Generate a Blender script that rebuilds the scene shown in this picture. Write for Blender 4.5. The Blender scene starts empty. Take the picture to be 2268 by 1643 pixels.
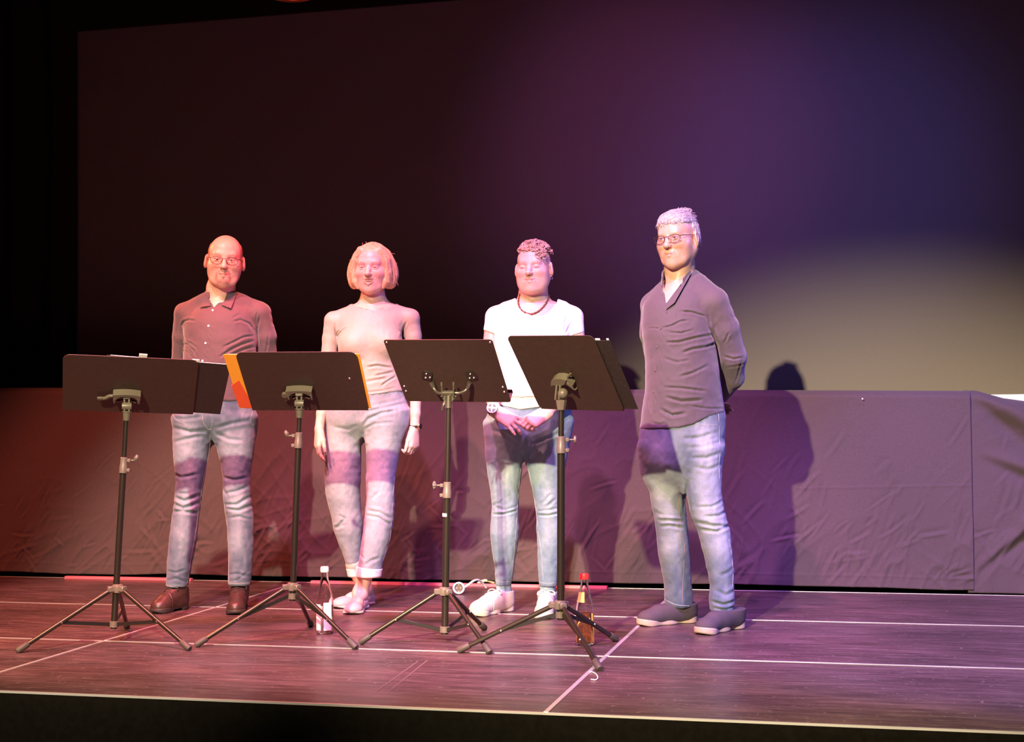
import bpy, math, random
import numpy as np
from mathutils import Vector, Matrix

random.seed(7)
rng = np.random.default_rng(7)
SC = bpy.context.scene
COL = SC.collection

# ------------------------------------------------------------------ camera
IW, IH = 2268.0, 1643.0
CAM_H, CAM_D, YAW, PIT, ROL, FPX = 0.8715, 4.12, 0.2433, 0.0304, -0.0108, 3180.77
_r = np.array([math.cos(YAW), math.sin(YAW), 0.0])
FWD = np.array([-math.sin(YAW) * math.cos(PIT), math.cos(YAW) * math.cos(PIT), math.sin(PIT)])
_u = np.cross(_r, FWD)
RIGHT = _r * math.cos(ROL) + _u * math.sin(ROL)
UP = -_r * math.sin(ROL) + _u * math.cos(ROL)
EYE = np.array([0.0, -CAM_D, CAM_H])
cam_d = bpy.data.cameras.new('camera')
cam_d.sensor_width = 36.0
cam_d.lens = FPX / IW * 36.0
cam_d.clip_start = 0.05
cam = bpy.data.objects.new('camera', cam_d)
M = Matrix.Identity(4)
for i in range(3):
    M[i][0], M[i][1], M[i][2], M[i][3] = RIGHT[i], UP[i], -FWD[i], EYE[i]
cam.matrix_world = M
COL.objects.link(cam)
SC.camera = cam

# ------------------------------------------------------------------ world, lights, exposure
SC.view_settings.view_transform = 'Standard'
SC.view_settings.look = 'None'
SC.view_settings.gamma = 1.0
SC.view_settings.use_curve_mapping = False
SC.view_settings.exposure = 0.12
wd = bpy.data.worlds.new('dark_hall')
SC.world = wd
wd.use_nodes = True
wd.node_tree.nodes['Background'].inputs[0].default_value = (0.30, 0.20, 0.22, 1)
wd.node_tree.nodes['Background'].inputs[1].default_value = 0.006


def spot(name, loc, target, color, watts, angle, blend, size):
    l = bpy.data.lights.new(name, 'SPOT')
    l.energy = watts
    l.color = color
    l.spot_size = math.radians(angle)
    l.spot_blend = blend
    l.shadow_soft_size = size
    o = bpy.data.objects.new(name, l)
    o.location = loc
    d = Vector(target) - Vector(loc)
    o.rotation_euler = d.to_track_quat('-Z', 'Y').to_euler()
    COL.objects.link(o)
    return o


# warm white front spots high in the hall, cut low on the screen
spot('light_key', (-1.6, -4.8, 3.4), (0.0, 3.0, -0.42), (1.0, 0.80, 0.50), 4500, 32, 0.70, 0.05)
spot('light_key_left', (-1.75, -4.8, 3.4), (-2.72, 2.1, -0.05), (1.0, 0.80, 0.54), 3500, 25, 0.55, 0.05)
# red lamp hanging over the stage
spot('light_red', (-2.34, 1.5, 2.58), (-2.45, 1.1, 0.0), (1.0, 0.05, 0.03), 230, 110, 0.7, 0.05)
# a row of coloured washes on the truss over the stage front
for wx, tx, wc, we in ((-4.2, -3.6, (1.0, 0.18, 0.09), 1700), (-2.8, -2.6, (1.0, 0.36, 0.36), 1900), (-1.6, -1.6, (1.0, 0.32, 0.72), 1500),
                       (-0.4, -0.6, (0.74, 0.26, 1.0), 1400), (1.4, 0.9, (0.30, 0.19, 1.0), 2700)):
    spot('light_wash', (wx, -1.2, 5.1), (tx, 1.95, 0.0), wc, we, 38, 0.45, 0.06)
# low coloured side lights in the wings
spot('light_side_blue', (2.2, 2.5, 2.7), (-1.0, 1.75, 0.8), (0.14, 0.22, 1.0), 330, 44, 0.6, 0.06)
spot('light_side_red', (-5.2, 2.6, 2.6), (-2.6, 1.8, 1.0), (1.0, 0.20, 0.05), 300, 44, 0.6, 0.06)
# soft violet and blue glow on the screen
spot('light_screen_violet', (-0.6, -2.5, 4.8), (-1.15, 3.9, 2.30), (0.70, 0.18, 0.66), 420, 21, 1.0, 0.3)
spot('light_screen_blue', (0.9, -2.5, 4.8), (-0.25, 3.9, 2.05), (0.22, 0.20, 1.0), 520, 21, 1.0, 0.3)


# ------------------------------------------------------------------ geometry helpers
def ray(px, py):
    return (px - IW / 2) / FPX * RIGHT - (py - IH / 2) / FPX * UP + FWD


def U(px, py, Y):
    d = ray(px, py)
    return EYE + d * ((Y - EYE[1]) / d[1])


def ground(px, py, z=0.0):
    d = ray(px, py)
    return EYE + d * ((z - EYE[2]) / d[2])


EX = np.array([math.cos(YAW), math.sin(YAW), 0.0])
EY = np.array([-math.sin(YAW), math.cos(YAW), 0.0])


def unit(v):
    v = np.asarray(v, float)
    return v / (np.linalg.norm(v) + 1e-12)


def link(name, me, mat, parent=None, smooth=True):
    o = bpy.data.objects.new(name, me)
    COL.objects.link(o)
    if parent is not None:
        o.parent = parent
    if mat is not None:
        me.materials.append(mat)
    if smooth and len(me.polygons):
        me.polygons.foreach_set('use_smooth', np.ones(len(me.polygons), bool))
    return o


def empty(name, loc=(0, 0, 0), rz=0.0):
    o = bpy.data.objects.new(name, None)
    o.empty_display_size = 0.1
    o.location = loc
    o.rotation_euler = (0, 0, rz)
    COL.objects.link(o)
    return o


def tag(o, label=None, cat=None, group=None, kind=None):
    if label:
        o['label'] = label
    if cat:
        o['category'] = cat
    if group:
        o['group'] = group
    if kind:
        o['kind'] = kind
    return o


class MB:
    """collects boxes, tubes and sheets into one mesh"""

    def __init__(self):
        self.v = []
        self.f = []

    def add(self, vs, fs):
        n = len(self.v)
        self.v += [tuple(map(float, p)) for p in vs]
        self.f += [tuple(i + n for i in f) for f in fs]
        return self

    def box(self, c, size, ax=None, bev=0.0):
        c = np.asarray(c, float)
        ax = np.eye(3) if ax is None else np.asarray(ax, float)
        sx, sy, sz = [s / 2 for s in size]
        if bev <= 0:
            vs = [c + ax[0] * sx * a + ax[1] * sy * b + ax[2] * sz * d for a in (-1, 1) for b in (-1, 1) for d in (-1, 1)]
            fs = [(0, 1, 3, 2), (4, 6, 7, 5), (0, 4, 5, 1), (2, 3, 7, 6), (0, 2, 6, 4), (1, 5, 7, 3)]
            return self.add(vs, fs)
        b = min(bev, sx * .9, sy * .9, sz * .9)
        vs = []
        idx = {}
        for a in (-1, 1):
            for e in (-1, 1):
                for d in (-1, 1):
                    for k in range(3):
                        o = [a * (sx - (b if k != 0 else 0)), e * (sy - (b if k != 1 else 0)), d * (sz - (b if k != 2 else 0))]
                        idx[(a, e, d, k)] = len(vs)
                        vs.append(c + ax[0] * o[0] + ax[1] * o[1] + ax[2] * o[2])
        fs = []
        for k in range(3):
            for s in (-1, 1):
                q = []
                for p, r in ((-1, -1), (1, -1), (1, 1), (-1, 1)):
                    t = [0, 0, 0]
                    t[k] = s
                    t[(k + 1) % 3] = p
                    t[(k + 2) % 3] = r
                    q.append(idx[(*t, k)])
                fs.append(tuple(q if s > 0 else q[::-1]))
        for k in range(3):
            i, j = (k + 1) % 3, (k + 2) % 3
            for p in (-1, 1):
                for r in (-1, 1):
                    t0 = [0, 0, 0]
                    t1 = [0, 0, 0]
                    t0[k], t1[k] = -1, 1
                    t0[i] = t1[i] = p
                    t0[j] = t1[j] = r
                    q = [idx[(*t0, i)], idx[(*t1, i)], idx[(*t1, j)], idx[(*t0, j)]]
                    fs.append(tuple(q))
        for a in (-1, 1):
            for e in (-1, 1):
                for d in (-1, 1):
                    fs.append(tuple(idx[(a, e, d, k)] for k in range(3)))
        return self.add(vs, fs)

    def tube(self, pts, rad, n=10, cap=True, flat=None, closed=False):
        P = np.asarray(pts, float)
        m = len(P)
        R = np.full(m, rad, float) if np.isscalar(rad) else np.asarray(rad, float)
        T = np.zeros_like(P)
        if closed:
            T = np.roll(P, -1, 0) - np.roll(P, 1, 0)
        else:
            T[1:-1] = P[2:] - P[:-2]
            T[0] = P[1] - P[0]
            T[-1] = P[-1] - P[-2]
        T /= np.linalg.norm(T, axis=1)[:, None] + 1e-12
        a = np.array([0, 0, 1.0]) if abs(T[0][2]) < .9 else np.array([1.0, 0, 0])
        nrm = unit(np.cross(T[0], a))
        vs = []
        for i in range(m):
            nrm = unit(nrm - T[i] * np.dot(nrm, T[i]))
            b = np.cross(T[i], nrm)
            for k in range(n):
                t = 2 * math.pi * k / n
                fb = 1.0 if flat is None else flat
                vs.append(P[i] + R[i] * (math.cos(t) * nrm + math.sin(t) * fb * b))
        fs = []
        for i in range(m if closed else m - 1):
            i2 = (i + 1) % m
            for k in range(n):
                k2 = (k + 1) % n
                fs.append((i * n + k, i * n + k2, i2 * n + k2, i2 * n + k))
        if cap and not closed:
            fs.append(tuple(range(n))[::-1])
            fs.append(tuple((m - 1) * n + k for k in range(n)))
        return self.add(vs, fs)

    def lathe(self, prof, c, axis=(0, 0, 1), n=28):
        axis = unit(axis)
        a = np.array([1.0, 0, 0]) if abs(axis[0]) < .9 else np.array([0, 1.0, 0])
        e1 = unit(np.cross(axis, a))
        e2 = np.cross(axis, e1)
        c = np.asarray(c, float)
        vs = []
        for r, z in prof:
            for k in range(n):
                t = 2 * math.pi * k / n
                vs.append(c + axis * z + r * (math.cos(t) * e1 + math.sin(t) * e2))
        fs = []
        for i in range(len(prof) - 1):
            for k in range(n):
                k2 = (k + 1) % n
                fs.append((i * n + k, i * n + k2, (i + 1) * n + k2, (i + 1) * n + k))
        if prof[0][0] > 1e-5:
            fs.append(tuple(range(n))[::-1])
        if prof[-1][0] > 1e-5:
            fs.append(tuple((len(prof) - 1) * n + k for k in range(n)))
        return self.add(vs, fs)

    def ball(self, c, r, n=12):
        r = np.array([r] * 3 if np.isscalar(r) else r, float)
        vs, fs = [], []
        m = n // 2
        for i in range(m + 1):
            t = math.pi * i / m
            for k in range(n):
                p = 2 * math.pi * k / n
                vs.append(np.asarray(c) + r * np.array([math.sin(t) * math.cos(p), math.sin(t) * math.sin(p), math.cos(t)]))
        for i in range(m):
            for k in range(n):
                k2 = (k + 1) % n
                fs.append((i * n + k, (i + 1) * n + k, (i + 1) * n + k2, i * n + k2))
        return self.add(vs, fs)

    def prism(self, poly, origin, ax, thick):
        """2-D polygon (u,v) extruded along ax[2] by thick, centred"""
        o = np.asarray(origin, float)
        n = len(poly)
        vs = [o + ax[0] * p[0] + ax[1] * p[1] - ax[2] * thick / 2 for p in poly] + \
             [o + ax[0] * p[0] + ax[1] * p[1] + ax[2] * thick / 2 for p in poly]
        fs = [tuple(range(n))[::-1], tuple(range(n, 2 * n))] + [(i, (i + 1) % n, n + (i + 1) % n, n + i) for i in range(n)]
        return self.add(vs, fs)

    def build(self, name, mat, parent=None, smooth=True, off=None, angle=40):
        me = bpy.data.meshes.new(name)
        v = self.v
        if off is not None:
            v = [tuple(np.asarray(p) - off) for p in v]
        me.from_pydata(v, [], self.f)
        import bmesh
        bm = bmesh.new()
        bm.from_mesh(me)
        bmesh.ops.remove_doubles(bm, verts=bm.verts, dist=1e-6)
        bmesh.ops.recalc_face_normals(bm, faces=bm.faces)
        if smooth:
            for e in bm.edges:
                if len(e.link_faces) == 2 and e.calc_face_angle(0) > math.radians(angle):
                    e.smooth = False
        bm.to_mesh(me)
        bm.free()
        return link(name, me, mat, parent, smooth)


# ------------------------------------------------------------------ value noise
class Noise2:
    def __init__(self, seed):
        self.t = np.random.default_rng(seed).random((256, 256)).astype(np.float32) * 2 - 1

    def __call__(self, x, y):
        xi = np.floor(x).astype(int)
        yi = np.floor(y).astype(int)
        fx = x - xi
        fy = y - yi
        fx = fx * fx * (3 - 2 * fx)
        fy = fy * fy * (3 - 2 * fy)
        t = self.t
        a = t[xi % 256, yi % 256]
        b = t[(xi + 1) % 256, yi % 256]
        c = t[xi % 256, (yi + 1) % 256]
        d = t[(xi + 1) % 256, (yi + 1) % 256]
        return (a * (1 - fx) + b * fx) * (1 - fy) + (c * (1 - fx) + d * fx) * fy


# ------------------------------------------------------------------ signed-distance modelling
def smin(a, b, k):
    if k <= 0:
        return np.minimum(a, b)
    h = np.maximum(k - np.abs(a - b), 0) / k
    return np.minimum(a, b) - h * h * (k * .25)


class Field:
    def __init__(self, lo, hi, h):
        self.lo = np.array(lo, float)
        self.h = h
        self.n = np.ceil((np.array(hi, float) - self.lo) / h).astype(int) + 1
        self.ax = [(self.lo[i] + h * np.arange(self.n[i])).astype(np.float32) for i in range(3)]
        self.D = np.full(self.n, 1.0, np.float32)

    def op(self, fn, lo, hi, k=0.0, mode='u', pad=.03):
        pad = pad + k
        s = []
        for i in range(3):
            a = int(np.floor((lo[i] - pad - self.lo[i]) / self.h))
            b = int(np.ceil((hi[i] + pad - self.lo[i]) / self.h)) + 1
            a, b = max(a, 0), min(b, self.n[i])
            if a >= b:
                return self
            s.append(slice(a, b))
        s = tuple(s)
        d = fn(self.ax[0][s[0]][:, None, None], self.ax[1][s[1]][None, :, None], self.ax[2][s[2]][None, None, :])
        A = self.D[s]
        if mode == 'u':
            self.D[s] = smin(A, d, k)
        elif mode == 's':
            self.D[s] = -smin(-A, d, k)
        elif mode == 'i':
            self.D[s] = -smin(-A, -d, k)
        return self

    def cone(self, a, b, ra, rb, k=0.0, mode='u'):
        a = np.asarray(a, float)
        b = np.asarray(b, float)
        ba = b - a
        L = float(ba @ ba) + 1e-12

        def fn(X, Y, Z):
            t = np.clip(((X - a[0]) * ba[0] + (Y - a[1]) * ba[1] + (Z - a[2]) * ba[2]) / L, 0, 1)
            return np.sqrt((X - a[0] - t * ba[0]) ** 2 + (Y - a[1] - t * ba[1]) ** 2 + (Z - a[2] - t * ba[2]) ** 2) - (ra + (rb - ra) * t)
        r = max(ra, rb)
        return self.op(fn, np.minimum(a, b) - r, np.maximum(a, b) + r, k, mode)

    def chain(self, pts, rad, k=0.0, mode='u'):
        for i in range(len(pts) - 1):
            self.cone(pts[i], pts[i + 1], rad[i], rad[i + 1], k, mode)
        return self

    def ell(self, c, r, k=0.0, mode='u', R=None):
        c = np.asarray(c, float)
        r = np.asarray(r, float)
        R = np.eye(3) if R is None else np.asarray(R, float)

        def fn(X, Y, Z):
            dx, dy, dz = X - c[0], Y - c[1], Z - c[2]
            k0 = 0
            k1 = 0
            for i in range(3):
                q = dx * R[0, i] + dy * R[1, i] + dz * R[2, i]
                k0 = k0 + (q / r[i]) ** 2
                k1 = k1 + (q / r[i] ** 2) ** 2
            k0 = np.sqrt(k0)
            return k0 * (k0 - 1) / (np.sqrt(k1) + 1e-6)
        m = max(r)
        return self.op(fn, c - m, c + m, k, mode)

    def col(self, rows, k=0.0, sig=.018, grow=0.0, mode='u', cap=.01, rot=0.0):
        rows = np.array(sorted(rows, key=lambda q: q[0]), float)
        z0, z1 = rows[0, 0], rows[-1, 0]
        zs = np.arange(z0 - .1, z1 + .1, .004)
        T = [np.interp(zs, rows[:, 0], rows[:, i]) for i in range(1, 5)]
        if sig > 0:
            w = int(sig / .004 * 3)
            g = np.exp(-.5 * (np.arange(-w, w + 1) * .004 / sig) ** 2)
            g /= g.sum()
            T = [np.convolve(np.pad(t, w, mode='edge'), g, 'valid') for t in T]
        cr, sr = math.cos(rot), math.sin(rot)

        def fn(X, Y, Z):
            z = Z.ravel()
            cx, cy, rx, ry = [np.interp(z, zs, t)[None, None, :].astype(np.float32) for t in T]
            rx = rx + grow
            ry = ry + grow
            dx, dy = X - cx, Y - cy
            if rot:
                dx, dy = dx * cr + dy * sr, -dx * sr + dy * cr
            L = np.sqrt(dx * dx + dy * dy) + 1e-6
            q = np.sqrt((dx / rx) ** 2 + (dy / ry) ** 2) + 1e-6
            d = L * (1 - 1 / q)
            d = np.where(q < .25, -np.minimum(rx, ry) * .75, d)
            e = np.maximum(Z - (z1 + grow), (z0 - grow) - Z)
            return -smin(-d, -e + 0 * d, cap)
        lo = [min(rows[:, 1] - np.maximum(rows[:, 3], rows[:, 4])) - grow, min(rows[:, 2] - np.maximum(rows[:, 3], rows[:, 4])) - grow, z0 - grow]
        hi = [max(rows[:, 1] + np.maximum(rows[:, 3], rows[:, 4])) + grow, max(rows[:, 2] + np.maximum(rows[:, 3], rows[:, 4])) + grow, z1 + grow]
        return self.op(fn, lo, hi, k, mode)

    # ---- relief strokes drawn in the x-z plane, applied to the front half
    def strokes(self, lst, ysplit=0.0, front=True):
        X, Z = self.ax[0][:, None], self.ax[2][None, :]
        disp = np.zeros((self.n[0], self.n[2]), np.float32)
        for pts, w, dep in lst:
            best = np.full(disp.shape, 9.0, np.float32)
            sgn = np.zeros(disp.shape, np.float32)
            tt = np.zeros(disp.shape, np.float32)
            m = len(pts) - 1
            for i in range(m):
                ax_, az = pts[i]
                bx, bz = pts[i + 1]
                dx, dz = bx - ax_, bz - az
                L = dx * dx + dz * dz + 1e-12
                t = np.clip(((X - ax_) * dx + (Z - az) * dz) / L, 0, 1)
                ex, ez = X - ax_ - t * dx, Z - az - t * dz
                d = np.sqrt(ex * ex + ez * ez)
                c = np.sign(dx * ez - dz * ex)
                up = d < best
                best = np.where(up, d, best)
                sgn = np.where(up, c, sgn)
                tt = np.where(up, (i + t) / m, tt)
            s = best * sgn
            fade = np.clip(np.minimum(tt, 1 - tt) * 5, 0.0, 1) ** .7
            disp += dep * fade * (np.exp(-(s / w) ** 2) - .55 * np.exp(-((s - 1.9 * w) / (1.1 * w)) ** 2) - .35 * np.exp(-((s + 1.9 * w) / (1.1 * w)) ** 2))
        Y = self.ax[1]
        if front:
            wy = np.clip((ysplit - Y) / .03 + .5, 0, 1).astype(np.float32)
        else:
            wy = np.ones_like(Y)
        self.D += disp[:, None, :] * wy[None, :, None]
        return self

    def relief(self, fn2):
        """fn2(X,Z) -> displacement for all y"""
        self.D += fn2(self.ax[0][:, None], self.ax[2][None, :]).astype(np.float32)[:, None, :]
        return self

    def cut(self, fn):
        """intersect with region fn<0"""
        d = fn(self.ax[0][:, None, None], self.ax[1][None, :, None], self.ax[2][None, None, :])
        self.D = np.maximum(self.D, d.astype(np.float32))
        return self

    def front(self, x, z):
        """y of the front surface at x,z (None when empty)"""
        i = int(round((x - self.lo[0]) / self.h))
        k = int(round((z - self.lo[2]) / self.h))
        i = min(max(i, 0), self.n[0] - 1)
        k = min(max(k, 0), self.n[2] - 1)
        c = self.D[i, :, k]
        w = np.where(c < 0)[0]
        if len(w) == 0:
            return None
        j = w[0]
        if j == 0:
            return float(self.ax[1][0])
        t = c[j - 1] / (c[j - 1] - c[j])
        return float(self.ax[1][j - 1] + t * self.h)

    def sample(self, P):
        q = (np.asarray(P) - self.lo) / self.h
        q = np.clip(q, 0, self.n - 1.001)
        i = np.floor(q).astype(int)
        f = q - i
        out = 0
        for a in (0, 1):
            for b in (0, 1):
                for c in (0, 1):
                    wt = (f[:, 0] if a else 1 - f[:, 0]) * (f[:, 1] if b else 1 - f[:, 1]) * (f[:, 2] if c else 1 - f[:, 2])
                    out = out + wt * self.D[i[:, 0] + a, i[:, 1] + b, i[:, 2] + c]
        return out

    def mesh(self):
        D = self.D
        s = D < 0
        c = np.zeros(np.array(D.shape) - 1, np.uint8)
        for a in (0, 1):
            for b in (0, 1):
                for d in (0, 1):
                    c += s[a:D.shape[0] - 1 + a, b:D.shape[1] - 1 + b, d:D.shape[2] - 1 + d]
        mask = (c > 0) & (c < 8)
        idx = np.argwhere(mask)
        if len(idx) == 0:
            return np.zeros((0, 3)), np.zeros((0, 4), int)
        cor = np.array([(a, b, d) for a in (0, 1) for b in (0, 1) for d in (0, 1)])
        val = [D[idx[:, 0] + o[0], idx[:, 1] + o[1], idx[:, 2] + o[2]] for o in cor]
        pos = np.zeros((len(idx), 3))
        cnt = np.zeros(len(idx))
        for i in range(8):
            for j in range(i + 1, 8):
                if np.abs(cor[i] - cor[j]).sum() != 1:
                    continue
                x = (val[i] < 0) != (val[j] < 0)
                t = np.where(x, val[i] / (val[i] - val[j] + 1e-20), 0)
                pos += np.where(x[:, None], cor[i] + t[:, None] * (cor[j] - cor[i]), 0)
                cnt += x
        V = self.lo + self.h * (idx + pos / cnt[:, None])
        vid = np.full(mask.shape, -1, np.int64)
        vid[mask] = np.arange(len(idx))
        F = []
        for axis in range(3):
            a1, a2 = (axis + 1) % 3, (axis + 2) % 3
            sa = [slice(None)] * 3
            sb = [slice(None)] * 3
            sa[axis] = slice(0, -1)
            sb[axis] = slice(1, None)
            A, B = s[tuple(sa)], s[tuple(sb)]
            e = np.argwhere(A != B)
            if len(e) == 0:
                continue
            ok = (e[:, a1] > 0) & (e[:, a2] > 0) & (e[:, a1] < D.shape[a1] - 1) & (e[:, a2] < D.shape[a2] - 1)
            e = e[ok]
            q = []
            for o1, o2 in ((-1, -1), (0, -1), (0, 0), (-1, 0)):
                w = e.copy()
                w[:, a1] += o1
                w[:, a2] += o2
                q.append(vid[w[:, 0], w[:, 1], w[:, 2]])
            q = np.stack(q, 1)
            flip = ~A[e[:, 0], e[:, 1], e[:, 2]]
            q[flip] = q[flip][:, ::-1]
            F.append(q)
        F = np.concatenate(F)
        F = F[(F >= 0).all(1)]
        return V, F


def np_mesh(name, V, F, mat, parent=None, colors=None):
    me = bpy.data.meshes.new(name)
    nv, nf = len(V), len(F)
    me.vertices.add(nv)
    me.vertices.foreach_set('co', np.ascontiguousarray(V, np.float32).ravel())
    me.loops.add(nf * 4)
    me.loops.foreach_set('vertex_index', np.ascontiguousarray(F, np.int32).ravel())
    me.polygons.add(nf)
    me.polygons.foreach_set('loop_start', np.arange(0, nf * 4, 4, dtype=np.int32))
    me.polygons.foreach_set('loop_total', np.full(nf, 4, np.int32))
    me.update(calc_edges=True)
    if colors is not None:
        a = me.color_attributes.new('col', 'FLOAT_COLOR', 'POINT')
        c = np.ones((nv, 4), np.float32)
        c[:, :3] = colors
        a.data.foreach_set('color', c.ravel())
    me.validate()
    return link(name, me, mat, parent)


def join_pieces(ps):
    V, F, n = [], [], 0
    for v, f in ps:
        V.append(v)
        F.append(f + n)
        n += len(v)
    return np.concatenate(V), np.concatenate(F)


def normals(V, F):
    n = np.cross(V[F[:, 2]] - V[F[:, 0]], V[F[:, 3]] - V[F[:, 1]])
    N = np.zeros_like(V)
    for i in range(4):
        np.add.at(N, F[:, i], n)
    return N / (np.linalg.norm(N, axis=1)[:, None] + 1e-12)


# ------------------------------------------------------------------ materials
def mat(name, color=(.5, .5, .5), rough=.6, metal=0.0, attr=False, noise=None, bump=None, spec=.5, sheen=0.0, trans=0.0,
        ior=1.45, emis=None, alpha=1.0, coat=0.0, sss=0.0):
    """noise=(scale, amount[, stretch]) modulates the colour, bump=(scale, strength, distance[, stretch])"""
    m = bpy.data.materials.new(name)
    m.use_nodes = True
    nt = m.node_tree
    b = nt.nodes['Principled BSDF']
    b.inputs['Base Color'].default_value = (*color, 1)
    b.inputs['Roughness'].default_value = rough
    b.inputs['Metallic'].default_value = metal
    b.inputs['Specular IOR Level'].default_value = spec
    b.inputs['IOR'].default_value = ior
    b.inputs['Transmission Weight'].default_value = trans
    b.inputs['Alpha'].default_value = alpha
    b.inputs['Coat Weight'].default_value = coat
    if sheen:
        b.inputs['Sheen Weight'].default_value = sheen
        b.inputs['Sheen Roughness'].default_value = .5
    if sss:
        b.inputs['Subsurface Weight'].default_value = sss
        b.inputs['Subsurface Radius'].default_value = (1.0, .35, .2)
        b.inputs['Subsurface Scale'].default_value = .012
    if emis:
        b.inputs['Emission Color'].default_value = (*emis[0], 1)
        b.inputs['Emission Strength'].default_value = emis[1]
    src = None
    tc = nt.nodes.new('ShaderNodeTexCoord')
    if attr:
        a = nt.nodes.new('ShaderNodeAttribute')
        a.attribute_name = 'col'
        src = a.outputs['Color']
    if noise:
        mp = nt.nodes.new('ShaderNodeMapping')
        mp.inputs['Scale'].default_value = noise[2] if len(noise) > 2 else (1, 1, 1)
        nt.links.new(tc.outputs['Object'], mp.inputs['Vector'])
        n = nt.nodes.new('ShaderNodeTexNoise')
        n.inputs['Scale'].default_value = noise[0]
        n.inputs['Detail'].default_value = 4
        nt.links.new(mp.outputs['Vector'], n.inputs['Vector'])
        mr = nt.nodes.new('ShaderNodeMapRange')
        mr.inputs['From Min'].default_value = .3
        mr.inputs['From Max'].default_value = .7
        mr.inputs['To Min'].default_value = 1 - noise[1]
        mr.inputs['To Max'].default_value = 1 + noise[1]
        nt.links.new(n.outputs['Fac'], mr.inputs['Value'])
        mx = nt.nodes.new('ShaderNodeMix')
        mx.data_type = 'RGBA'
        mx.blend_type = 'MULTIPLY'
        mx.inputs['Factor'].default_value = 1
        mx.inputs['A'].default_value = (*color, 1)
        if src is not None:
            nt.links.new(src, mx.inputs['A'])
        nt.links.new(mr.outputs['Result'], mx.inputs['B'])
        src = mx.outputs['Result']
    if src is not None:
        nt.links.new(src, b.inputs['Base Color'])
    if bump:
        mp = nt.nodes.new('ShaderNodeMapping')
        mp.inputs['Scale'].default_value = bump[3] if len(bump) > 3 else (1, 1, 1)
        nt.links.new(tc.outputs['Object'], mp.inputs['Vector'])
        n = nt.nodes.new('ShaderNodeTexNoise')
        n.inputs['Scale'].default_value = bump[0]
        n.inputs['Detail'].default_value = 3
        nt.links.new(mp.outputs['Vector'], n.inputs['Vector'])
        bp = nt.nodes.new('ShaderNodeBump')
        bp.inputs['Strength'].default_value = bump[1]
        bp.inputs['Distance'].default_value = bump[2]
        nt.links.new(n.outputs['Fac'], bp.inputs['Height'])
        nt.links.new(bp.outputs['Normal'], b.inputs['Normal'])
    return m


MT = {}
MT['skin'] = mat('skin', rough=.42, attr=True, spec=.45, bump=(900, .08, .001), noise=(55, .06), sss=.12)
MT['hair_attr'] = mat('hair', rough=.45, attr=True, spec=.5, noise=(160, .22))
MT['denim'] = mat('denim', rough=.85, attr=True, sheen=.15, noise=(420, .16, (1, 1, .35)), bump=(700, .25, .0012))
MT['stitch'] = mat('stitch_thread', (.36, .36, .36), .8)
MT['stitch_orange'] = mat('stitch_thread_orange', (.34, .20, .11), .8)
MT['shirt_dark'] = mat('aubergine_cotton', (.064, .042, .050), .78, sheen=.25, noise=(300, .08), bump=(600, .15, .001))
MT['shirt_slate'] = mat('slate_cotton', (.072, .056, .066), .78, sheen=.25, noise=(300, .1), bump=(600, .15, .001))
MT['tee_white'] = mat('white_jersey', (.80, .79, .78), .8, sheen=.1, bump=(500, .1, .001))
MT['tee_cream'] = mat('cream_jersey', (.74, .68, .58), .8, sheen=.1)
MT['leather_brown'] = mat('brown_leather', (.045, .022, .018), .38, noise=(60, .25), bump=(300, .15, .001))
MT['rubber_dark'] = mat('dark_rubber', (.025, .020, .018), .6)
MT['knit_dark'] = mat('charcoal_knit', (.052, .042, .044), .85, noise=(500, .2), bump=(800, .4, .001))
MT['sole_tan'] = mat('tan_foam_sole', (.36, .29, .20), .6)
MT['sneaker_white'] = mat('white_canvas', (.50, .44, .39), .6, bump=(600, .12, .001))
MT['sole_white'] = mat('white_sole', (.54, .49, .41), .5)
MT['slipper'] = mat('pale_silver_leather', (.44, .36, .34), .38, noise=(300, .15), bump=(500, .2, .001))
MT['sock'] = mat('blue_grey_sock', (.26, .38, .50), .9, bump=(500, .3, .001))
MT['button'] = mat('pearl_button', (.55, .50, .48), .3)
MT['button_dark'] = mat('dark_button', (.10, .08, .09), .35)
MT['specs'] = mat('dark_spectacle_frame', (.035, .02, .022), .3)
MT['lens'] = mat('clear_lens', (1, 1, 1), .02, trans=1.0, ior=1.03, alpha=.25)
MT['eye'] = mat('eyeball', rough=.15, attr=True)
MT['teeth'] = mat('teeth', (.80, .74, .64), .3)
MT['gold'] = mat('rose_gold_metal', (.75, .55, .45), .25, metal=1)
MT['silver'] = mat('silver_metal', (.75, .74, .72), .22, metal=1)
MT['black_glass'] = mat('black_glass', (.01, .01, .012), .08)
MT['white_enamel'] = mat('white_enamel', (.82, .80, .80), .4)
MT['navy'] = mat('navy_dial', (.03, .03, .07), .3)
MT['strap_brown'] = mat('brown_strap', (.14, .07, .045), .5)
MT['bead'] = mat('dark_stone_bead', (.13, .06, .035), .3, noise=(220, .9))
MT['stand_black'] = mat('black_powder_coat', (.014, .012, .010), .34, spec=.6)
MT['stand_gloss'] = mat('black_gloss_tube', (.050, .041, .029), .30, metal=.7, spec=.8)
MT['desk_black'] = mat('black_desk_sheet', (.036, .020, .014), .48, noise=(60, .12), bump=(900, .12, .0006), spec=.5)  # black paint, with red bounce light mixed in as a brown tint
MT['plastic_grey'] = mat('charcoal_plastic', (.12, .102, .074), .38)
MT['rubber_foot'] = mat('grey_rubber', (.055, .043, .036), .6)
MT['rivet'] = mat('bright_rivet', (.85, .82, .78), .3, metal=1)
MT['steel'] = mat('dark_steel', (.20, .18, .14), .28, metal=.8)
MT['folder_black'] = mat('black_folder', (.022, .017, .014), .5, noise=(120, .3))
MT['folder_orange'] = mat('orange_plastic_folder', (.90, .36, .03), .35)
MT['folder_red'] = mat('red_orange_sheet', (.80, .10, .03), .4)
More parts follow.
